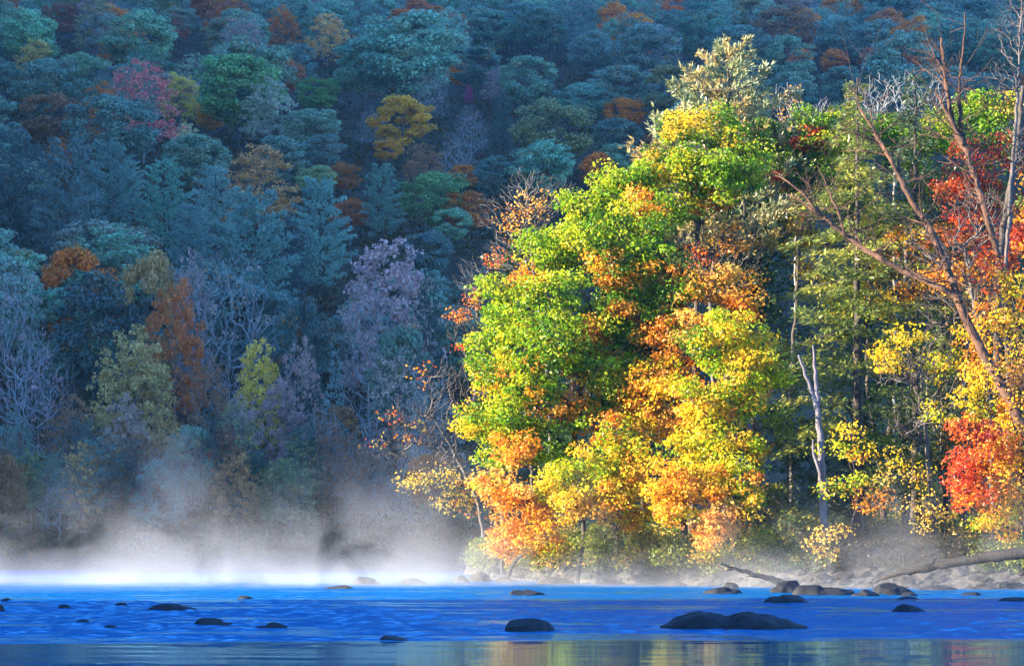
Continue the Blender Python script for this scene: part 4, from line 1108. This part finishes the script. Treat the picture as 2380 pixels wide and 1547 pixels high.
stem_thing('fallen_branch', 'thin pale dead branch on the bank above the rocks', 'driftwood', 'branch',
    [([(1870, 1330), (1900, 1312), (1940, 1296), (1985, 1292)], 98.5, [0.08, 0.07, 0.05, 0.02], False)], 'dead_wood', 990, step=0.15)
stem_thing('drooping_limb', 'dead limb hanging from the low orange foliage to the water', 'driftwood', 'branch',
    [([(1180, 1340, 105), (1200, 1300, 104), (1245, 1265, 103), (1285, 1240, 102), (1310, 1215, 101)], 103, [0.09, 0.07, 0.06, 0.04, 0.02], False),
     ([(1215, 1288, 103.5), (1180, 1275, 103), (1140, 1282, 103)], 103, [0.04, 0.03, 0.015], True)], 'log_wood', 995, step=0.15)

# ---------------------------------------------------------------- boulders
def boulder(label, x0, x1, ytop, ybase, seed, mat='rock_wet', humps=None, Y=None, name='boulder', flat=2.2):
    """a rock standing in the river (base line ybase) or on the bank; humps: [(position 0..1, height 0..1, width 0..1)]"""
    rng = np.random.default_rng(seed)
    if Y is None: Y = water_Y(ybase)
    sc = Y / 100 / PXM
    W = (x1 - x0) * sc; H = (ybase - ytop) * sc + 0.05
    Dp = W * rng.uniform(0.5, 0.75)
    c = px((x0 + x1) / 2, ybase, Y)
    if humps is None:
        humps = [(rng.uniform(0.36, 0.62), 1.0, 0.55)] + ([(rng.uniform(0.15, 0.85), rng.uniform(0.45, 0.75), 0.4)] if rng.uniform() < 0.6 else [])
    nr, nt = 30, 64
    rr = np.linspace(0, 1, nr) ** 0.8
    th = np.arange(nt) / nt * 2 * math.pi
    out = 1 + 0.10 * np.sin(2 * th + rng.uniform(0, 6)) + 0.07 * np.sin(3 * th + rng.uniform(0, 6)) + 0.04 * np.sin(7 * th + rng.uniform(0, 6))
    X = rr[:, None] * np.cos(th) * out * 0.52
    Yc = rr[:, None] * np.sin(th) * out * 0.52
    Z = np.zeros_like(X)
    edge = np.clip(1 - rr[:, None] ** 5, 0, 1) ** 0.5
    for hp, hh, hwid in humps:
        dx = (X - (hp - 0.5)) / hwid; dyy = Yc / 0.62
        Z = np.maximum(Z, hh * np.clip(1 - (dx * dx + dyy * dyy) ** 1.1, 0, 1) ** 0.6)
    Z = np.maximum(Z, 0.42) * edge
    ns = rng.normal(size=(6, 2)) * 5; ph = rng.uniform(0, 6, 6)
    rough = sum(np.sin(X * ns[i, 0] + Yc * ns[i, 1] + ph[i]) for i in range(6)) / 6
    ns2 = rng.normal(size=(8, 2)) * 14
    rough2 = sum(np.sin(X * ns2[i, 0] + Yc * ns2[i, 1] + i) for i in range(8)) / 8
    Z = Z * (1 + 0.2 * rough + 0.16 * (np.abs(rough2) * 2.2 - 0.5))
    ns3 = rng.normal(size=(10, 2)) * 34
    Z = Z * (1 + 0.10 * sum(np.sin(X * ns3[i, 0] + Yc * ns3[i, 1] + 2 * i) for i in range(10)) / 5)
    # flat fracture planes
    for _ in range(3 if len(humps) > 2 else 6):
        a = rng.uniform(0, 6.28); lim = rng.uniform(0.7, 1.0)
        pl = lim - (X * math.cos(a) + Yc * math.sin(a)) * rng.uniform(0.4, 1.3)
        Z = np.minimum(Z, np.maximum(pl, 0.0) + 0.1 * Z)
    Z = Z / max(Z.max(), 1e-6) * H
    Z[-1] = -0.25
    Z = Z - 0.03
    V = np.stack([X * W, Yc * Dp, Z], -1).reshape(-1, 3)
    F = []
    for i in range(nr - 1):
        a = np.arange(nt)
        F.append(np.stack([i * nt + a, (i + 1) * nt + a, (i + 1) * nt + (a + 1) % nt, i * nt + (a + 1) % nt], -1))
    me = np_mesh(name, V, np.concatenate(F), 4, MAT[mat], smooth=True)
    o = link_mesh(name, me)
    o.location = (c[0], c[1] + Dp * 0.25, c[2])
    tag(o, label, 'rock', 'rocks in and beside the river')
    return o

BL = [
 ('long flat dark rock in the left water, two low humps', 348, 452, 1403, 1418, [(0.35, 1, 0.5), (0.75, 0.8, 0.4)]),
 ('dark rock with pointed top, below and right of the long flat left rock', 450, 543, 1437, 1452, [(0.35, 1, 0.45)]),
 ('low sloping rock right of the pointed left rock', 592, 663, 1447, 1458, [(0.7, 1, 0.4)]),
 ('small hazy rock close below the bright mist at left', 550, 588, 1384, 1391, None),
 ('small round rock left of the long flat rock, second from the left edge', 135, 166, 1405, 1412, None),
 ('tiny dark rock just left of the long flat rock', 267, 299, 1400, 1406, None),
 ('small flat rock low at left, above a smaller one', 170, 207, 1440, 1446, None),
 ('faint flat rock low at left, lowest of the left cluster', 240, 272, 1453, 1458, None),
 ('dark rock cut by the left picture edge', -20, 10, 1405, 1420, None),
 ('thin hazy rock at the left edge under the mist', -10, 30, 1390, 1397, None),
 ('low wet rock at the border of smooth and rippled water', 880, 950, 1478, 1487, None),
 ('smooth dark dome shaped rock in the middle of the river', 1168, 1287, 1438, 1466, [(0.5, 1, 0.62)]),
 ('low two humped rock in the middle, near the far shore', 1178, 1265, 1370, 1383, [(0.25, 0.85, 0.35), (0.7, 1, 0.4)]),
 ('largest dark rock in the river, two humps, right of centre', 1565, 1880, 1422, 1460, [(0.22, 0.88, 0.30), (0.55, 1.08, 0.17), (0.64, 0.95, 0.2), (0.78, 0.6, 0.22)]),
 ('dark rock with a raised back end, above the largest rock', 1772, 1883, 1383, 1400, [(0.62, 1, 0.33), (0.25, 0.6, 0.35)]),
 ('isolated dark cone of rock at right with a pale streak', 2077, 2148, 1404, 1420, [(0.5, 1, 0.5)]),
 ('wide low rock below the tip of the driftwood branch', 1635, 1733, 1364, 1379, [(0.35, 1, 0.42), (0.8, 0.7, 0.3)]),
 ('small rounded rock peeking over the wide low rock', 1680, 1718, 1353, 1367, None),
 ('tall rock at the foot of the driftwood branch', 1796, 1868, 1349, 1376, [(0.55, 1, 0.5)]),
 ('long sloping slab right of the driftwood foot', 1846, 1982, 1360, 1381, [(0.25, 1, 0.35), (0.6, 0.7, 0.5)]),
 ('small rock at the low end of the sloping slab', 1948, 1988, 1370, 1381, None),
 ('rounded rock between the sloping slab and the big shore rock', 1983, 2042, 1370, 1384, [(0.65, 1, 0.45)]),
 ('big blocky shore rock below the fallen trunk', 2024, 2124, 1354, 1382, [(0.4, 1, 0.42), (0.8, 0.75, 0.3)]),
 ('small dark rock just below the big blocky shore rock', 2090, 2134, 1375, 1384, None),
 ('thin flat rock in the water under the big blocky shore rock', 2083, 2134, 1386, 1392, None),
 ('low dark rock cut by the right picture edge', 2318, 2400, 1388, 1397, None),
 ('small hazy rock near the right edge', 2234, 2282, 1376, 1383, None),
 ('long low hazy rock in mist right of the big shore rock', 2136, 2232, 1360, 1371, None),
 ('pale round rock glowing in the bright mist', 818, 884, 1340, 1358, None),
 ('flat rock at the lower border of the bright mist', 748, 818, 1360, 1368, None),
 ('pale rock in mist left of the point', 928, 992, 1343, 1356, None),
 ('misty rock off the tip of the point', 1052, 1092, 1336, 1353, None),
 ('blocky grey rock on the tip of the point', 1088, 1142, 1330, 1351, None),
 ('small rock at the waterline right of the tip', 1150, 1190, 1340, 1352, None),
 ('flat pale rock on the bank, left part of the shore', 1250, 1330, 1340, 1356, None),
 ('low rock in mist under the pale shrubs', 1380, 1450, 1344, 1358, None),
 ('flat hazy rock on the shore left of the driftwood branch', 1510, 1600, 1346, 1360, None),
 ('round pale rock right under the driftwood branch', 1738, 1778, 1338, 1361, None),
 ('dim rock in mist behind the sloping slab', 1955, 2012, 1333, 1356, None),
 ('small rock in mist below the left end of the fallen trunk', 2050, 2092, 1340, 1356, None),
 ('large grey rock at the right edge below the fallen trunk', 2296, 2410, 1308, 1364, [(0.6, 1, 0.5), (0.2, 0.6, 0.4)]),
 ('pointed rock at the foot of the grey rock at the right edge', 2270, 2312, 1338, 1366, None),
 ('flat slab on the dark bank left of the misty hollow', 1860, 1940, 1312, 1350, None),
]
for i, (lb, x0, x1, yt, yb, hp) in enumerate(BL):
    boulder(lb, x0, x1, yt, yb, 1200 + i, mat='rock_dry' if yb < 1372 and i > 27 else 'rock_wet', humps=hp)

# small shore stones, too many to count
import bmesh
bm = bmesh.new(); bmesh.ops.create_icosphere(bm, subdivisions=1, radius=1.0)
iv = np.array([v.co[:] for v in bm.verts]); itri = np.array([[v.index for v in f.verts] for f in bm.faces]); bm.free()
sr = np.random.default_rng(66)
ns = 1000
sxx = sr.uniform(-3, 29, ns); syy = np.interp(sxx, SHX, SHY) + sr.normal(0.9, 0.9, ns)
sz_ = np.clip(sr.lognormal(-2.0, 0.55, ns), 0.05, 0.45)
A = iv[None] * (1 + sr.normal(0, 0.16, (ns, len(iv), 1)))
A = A * (sz_[:, None, None] * np.stack([sr.uniform(0.8, 1.6, ns), sr.uniform(0.7, 1.2, ns), sr.uniform(0.45, 0.8, ns)], 1)[:, None])
A = A + np.stack([sxx, syy, np.maximum(ground(sxx, syy), -0.1) + sz_ * 0.15], 1)[:, None]
FF = (itri[None] + (np.arange(ns) * len(iv))[:, None, None]).reshape(-1, 3)
tag(link_mesh('shore_stones', np_mesh('shore_stones', A.reshape(-1, 3), FF, 3, MAT['rock_dry'])), 'small grey stones strewn along the shore of the wooded point', 'stones', kind='stuff')

# ---------------------------------------------------------------- mist rising off the cold water
def make_mist():
    y0, y1 = 79.0, 120.0
    prof = [(-34, 0.02), (28, 0.02), (28, 4.0), (5, 4.6), (-1, 10.5), (-34, 10.5)]
    n = len(prof)
    V = [(x, y0, z) for x, z in prof] + [(x, y1, z) for x, z in prof]
    me = bpy.data.meshes.new('mist')
    me.from_pydata(V, [], [list(range(n)), list(range(2 * n - 1, n - 1, -1))] + [[i, i + n, (i + 1) % n + n, (i + 1) % n] for i in range(n)])
    m, nt, out = new_mat('mist')
    me.materials.append(m)
    tc = N(nt, 'ShaderNodeTexCoord')
    s = N(nt, 'ShaderNodeSeparateXYZ'); nt.links.new(tc.outputs['Object'], s.inputs[0])
    x, y, z = s.outputs
    def noise(sc, det, off, st=(1, 1, 1), dist=0.0, rough=0.5):
        mp = N(nt, 'ShaderNodeMapping'); mp.inputs['Scale'].default_value = st; mp.inputs['Location'].default_value = (off, off * 0.7, off * 0.3)
        nt.links.new(tc.outputs['Object'], mp.inputs[0])
        n = N(nt, 'ShaderNodeTexNoise'); n.inputs['Scale'].default_value = sc; n.inputs['Detail'].default_value = det
        n.inputs['Distortion'].default_value = dist; n.inputs['Roughness'].default_value = rough
        nt.links.new(mp.outputs[0], n.inputs['Vector'])
        return n.outputs[0]
    def ramp(v, a, b, c=0.0, d=1.0):
        r = N(nt, 'ShaderNodeMapRange'); r.interpolation_type = 'SMOOTHSTEP'
        nt.links.new(v, r.inputs[0]); r.inputs[1].default_value = a; r.inputs[2].default_value = b
        r.inputs[3].default_value = c; r.inputs[4].default_value = d
        return r.outputs[0]
    big = noise(0.13, 2.0, 21.0, (1, 0.25, 0.7))
    fine = noise(0.40, 4.0, 14.6, (1.0, 0.45, 1.1), 0.9, 0.58)
    left = ramp(x, 1.0, -5.0)                                   # the open river at left steams most
    top = M(nt, 'MULTIPLY_ADD', left, MIST_TOP_L - MIST_TOP_R, MIST_TOP_R)
    hgt = M(nt, 'MULTIPLY', top, ramp(big, 0.30, 0.68, 0.6, 1.4))
    rel = M(nt, 'DIVIDE', z, hgt)
    thick = M(nt, 'POWER', 2.718, M(nt, 'MULTIPLY', rel, -1.3))
    thr = M(nt, 'MULTIPLY_ADD', rel, 0.075, 0.33)
    puff = M(nt, 'MULTIPLY', M(nt, 'SUBTRACT', fine, thr), 5.0, clamp=True)
    # the plumes stand in one drift off the far shore, the thin low layer lies over all the water
    yc = M(nt, 'MULTIPLY_ADD', x, -0.28, 97.5)
    dy = M(nt, 'DIVIDE', M(nt, 'SUBTRACT', y, yc), 5.0)
    drift = M(nt, 'POWER', 2.718, M(nt, 'MULTIPLY', M(nt, 'MULTIPLY', dy, dy), -1.0))
    low = M(nt, 'POWER', 2.718, M(nt, 'MULTIPLY', z, -1.6))
    d = M(nt, 'ADD', M(nt, 'MULTIPLY', M(nt, 'MULTIPLY', thick, puff), M(nt, 'MULTIPLY', drift, MIST_PUFF)),
          M(nt, 'MULTIPLY', M(nt, 'MULTIPLY', low, ramp(fine, 0.3, 0.6, 0.35, 1.0)), MIST_LOW))
    front = M(nt, 'ADD', M(nt, 'MULTIPLY', M(nt, 'MINIMUM', x, 0.0), 0.72), M(nt, 'MULTIPLY', M(nt, 'MAXIMUM', x, 0.0), -0.45))
    fy = M(nt, 'SUBTRACT', y, M(nt, 'ADD', front, 95.0))
    d = M(nt, 'MULTIPLY', d, ramp(fy, -2.0, 6.0))
    d = M(nt, 'MULTIPLY', d, ramp(x, -24.0, -11.0, 0.5, 1.0))
    d = M(nt, 'MULTIPLY', d, ramp(y, y1, y1 - 4))
    d = M(nt, 'MULTIPLY', d, ramp(x, 28, 25))
    d = M(nt, 'MULTIPLY', d, M(nt, 'MULTIPLY_ADD', left, 1 - MIST_RIGHT, MIST_RIGHT))
    pv = N(nt, 'ShaderNodeVolumePrincipled')
    pv.inputs['Color'].default_value = (0.98, 0.98, 1.0, 1)
    pv.inputs['Anisotropy'].default_value = 0.1
    nt.links.new(d, pv.inputs['Density'])
    nt.links.new(pv.outputs[0], out.inputs['Volume'])
    o = link_mesh('mist', me)
    tag(o, 'white morning mist rising off the river along the far shore', 'mist', kind='stuff')
MIST_TOP_L, MIST_TOP_R, MIST_PUFF, MIST_LOW, MIST_RIGHT = 3.0, 2.1, 0.046, 0.009, 1.0
make_mist()

# ---------------------------------------------------------------- haze of the valley
hz = 1.0
lo, hi = (-440, -160, -2.6), (440, 720, 246)
V = np.array([[x, y, z] for z in (lo[2], hi[2]) for y in (lo[1], hi[1]) for x in (lo[0], hi[0])], float)
F = [[0, 2, 3, 1], [4, 5, 7, 6], [0, 1, 5, 4], [2, 6, 7, 3], [0, 4, 6, 2], [1, 3, 7, 5]]
m, nt, out = new_mat('haze')
pv = N(nt, 'ShaderNodeVolumePrincipled')
pv.inputs['Color'].default_value = (0.5, 0.85, 1.0, 1)
pv.inputs['Density'].default_value = 0.00012
pv.inputs['Anisotropy'].default_value = 0.6
nt.links.new(pv.outputs[0], out.inputs['Volume'])
tag(link_mesh('haze', np_mesh('haze', V, F, 4, m)), kind='stuff')

# ---------------------------------------------------------------- labels of the hillside trees: colour, form and a place one can find
CW = {'teal': 'blue green', 'dteal': 'dark blue green', 'green': 'bright green', 'lgreen': 'light green', 'pale': 'grey green', 'olive': 'olive', 'gold': 'golden', 'orange': 'orange',
      'rust': 'rust brown', 'tan': 'tan', 'brown': 'brown', 'mauve': 'mauve grey', 'pink': 'pinkish', 'red': 'red', 'yellow': 'yellowish', 'pine': 'blue green', 'mpine': 'deep blue green', 'dpine': 'dark blue', 'cream': 'cream pale', 'magenta': 'magenta'}
KW = {'round': 'round tree', 'open': 'thin crowned tree', 'wisp': 'airy leaved tree', 'bare': 'leafless tree', 'pine': 'plumed pine', 'fir': 'dense evergreen'}
def zone(x, y):
    v = 'cut off atop' if y < -30 else 'topping' if y < 40 else 'high on' if y < 170 else 'halfway up' if y < 330 else 'midway on' if y < 520 else 'low on' if y < 700 else 'at foot of'
    h = 'far left' if x < 240 else 'left' if x < 520 else 'centre left' if x < 830 else 'centre' if x < 1180 else 'centre right' if x < 1600 else 'right' if x < 2000 else 'far right'
    return v, h
ORD = ['first', 'second', 'third', 'fourth', 'fifth', 'sixth', 'seventh', 'eighth', 'ninth', 'tenth', 'eleventh', 'twelfth', 'thirteenth', 'fourteenth', 'fifteenth', 'sixteenth', 'seventeenth', 'eighteenth', 'nineteenth', 'twentieth']
groups = {}
for h in HILL:
    v, hh = zone(h[3], h[4])
    groups.setdefault((CW[h[1]], KW[h[2]], v, hh), []).append(h)
for (c, k, v, hh), hs in groups.items():
    hs.sort(key=lambda q: q[3])
    for i, h in enumerate(hs):
        lb = f"{c} {k} {v} the hill, {hh}"
        if len(hs) > 1:
            lb += f", {ORD[min(i, 19)]} from left"
        tag(h[0], lb, 'tree', 'trees of the shaded hillside')
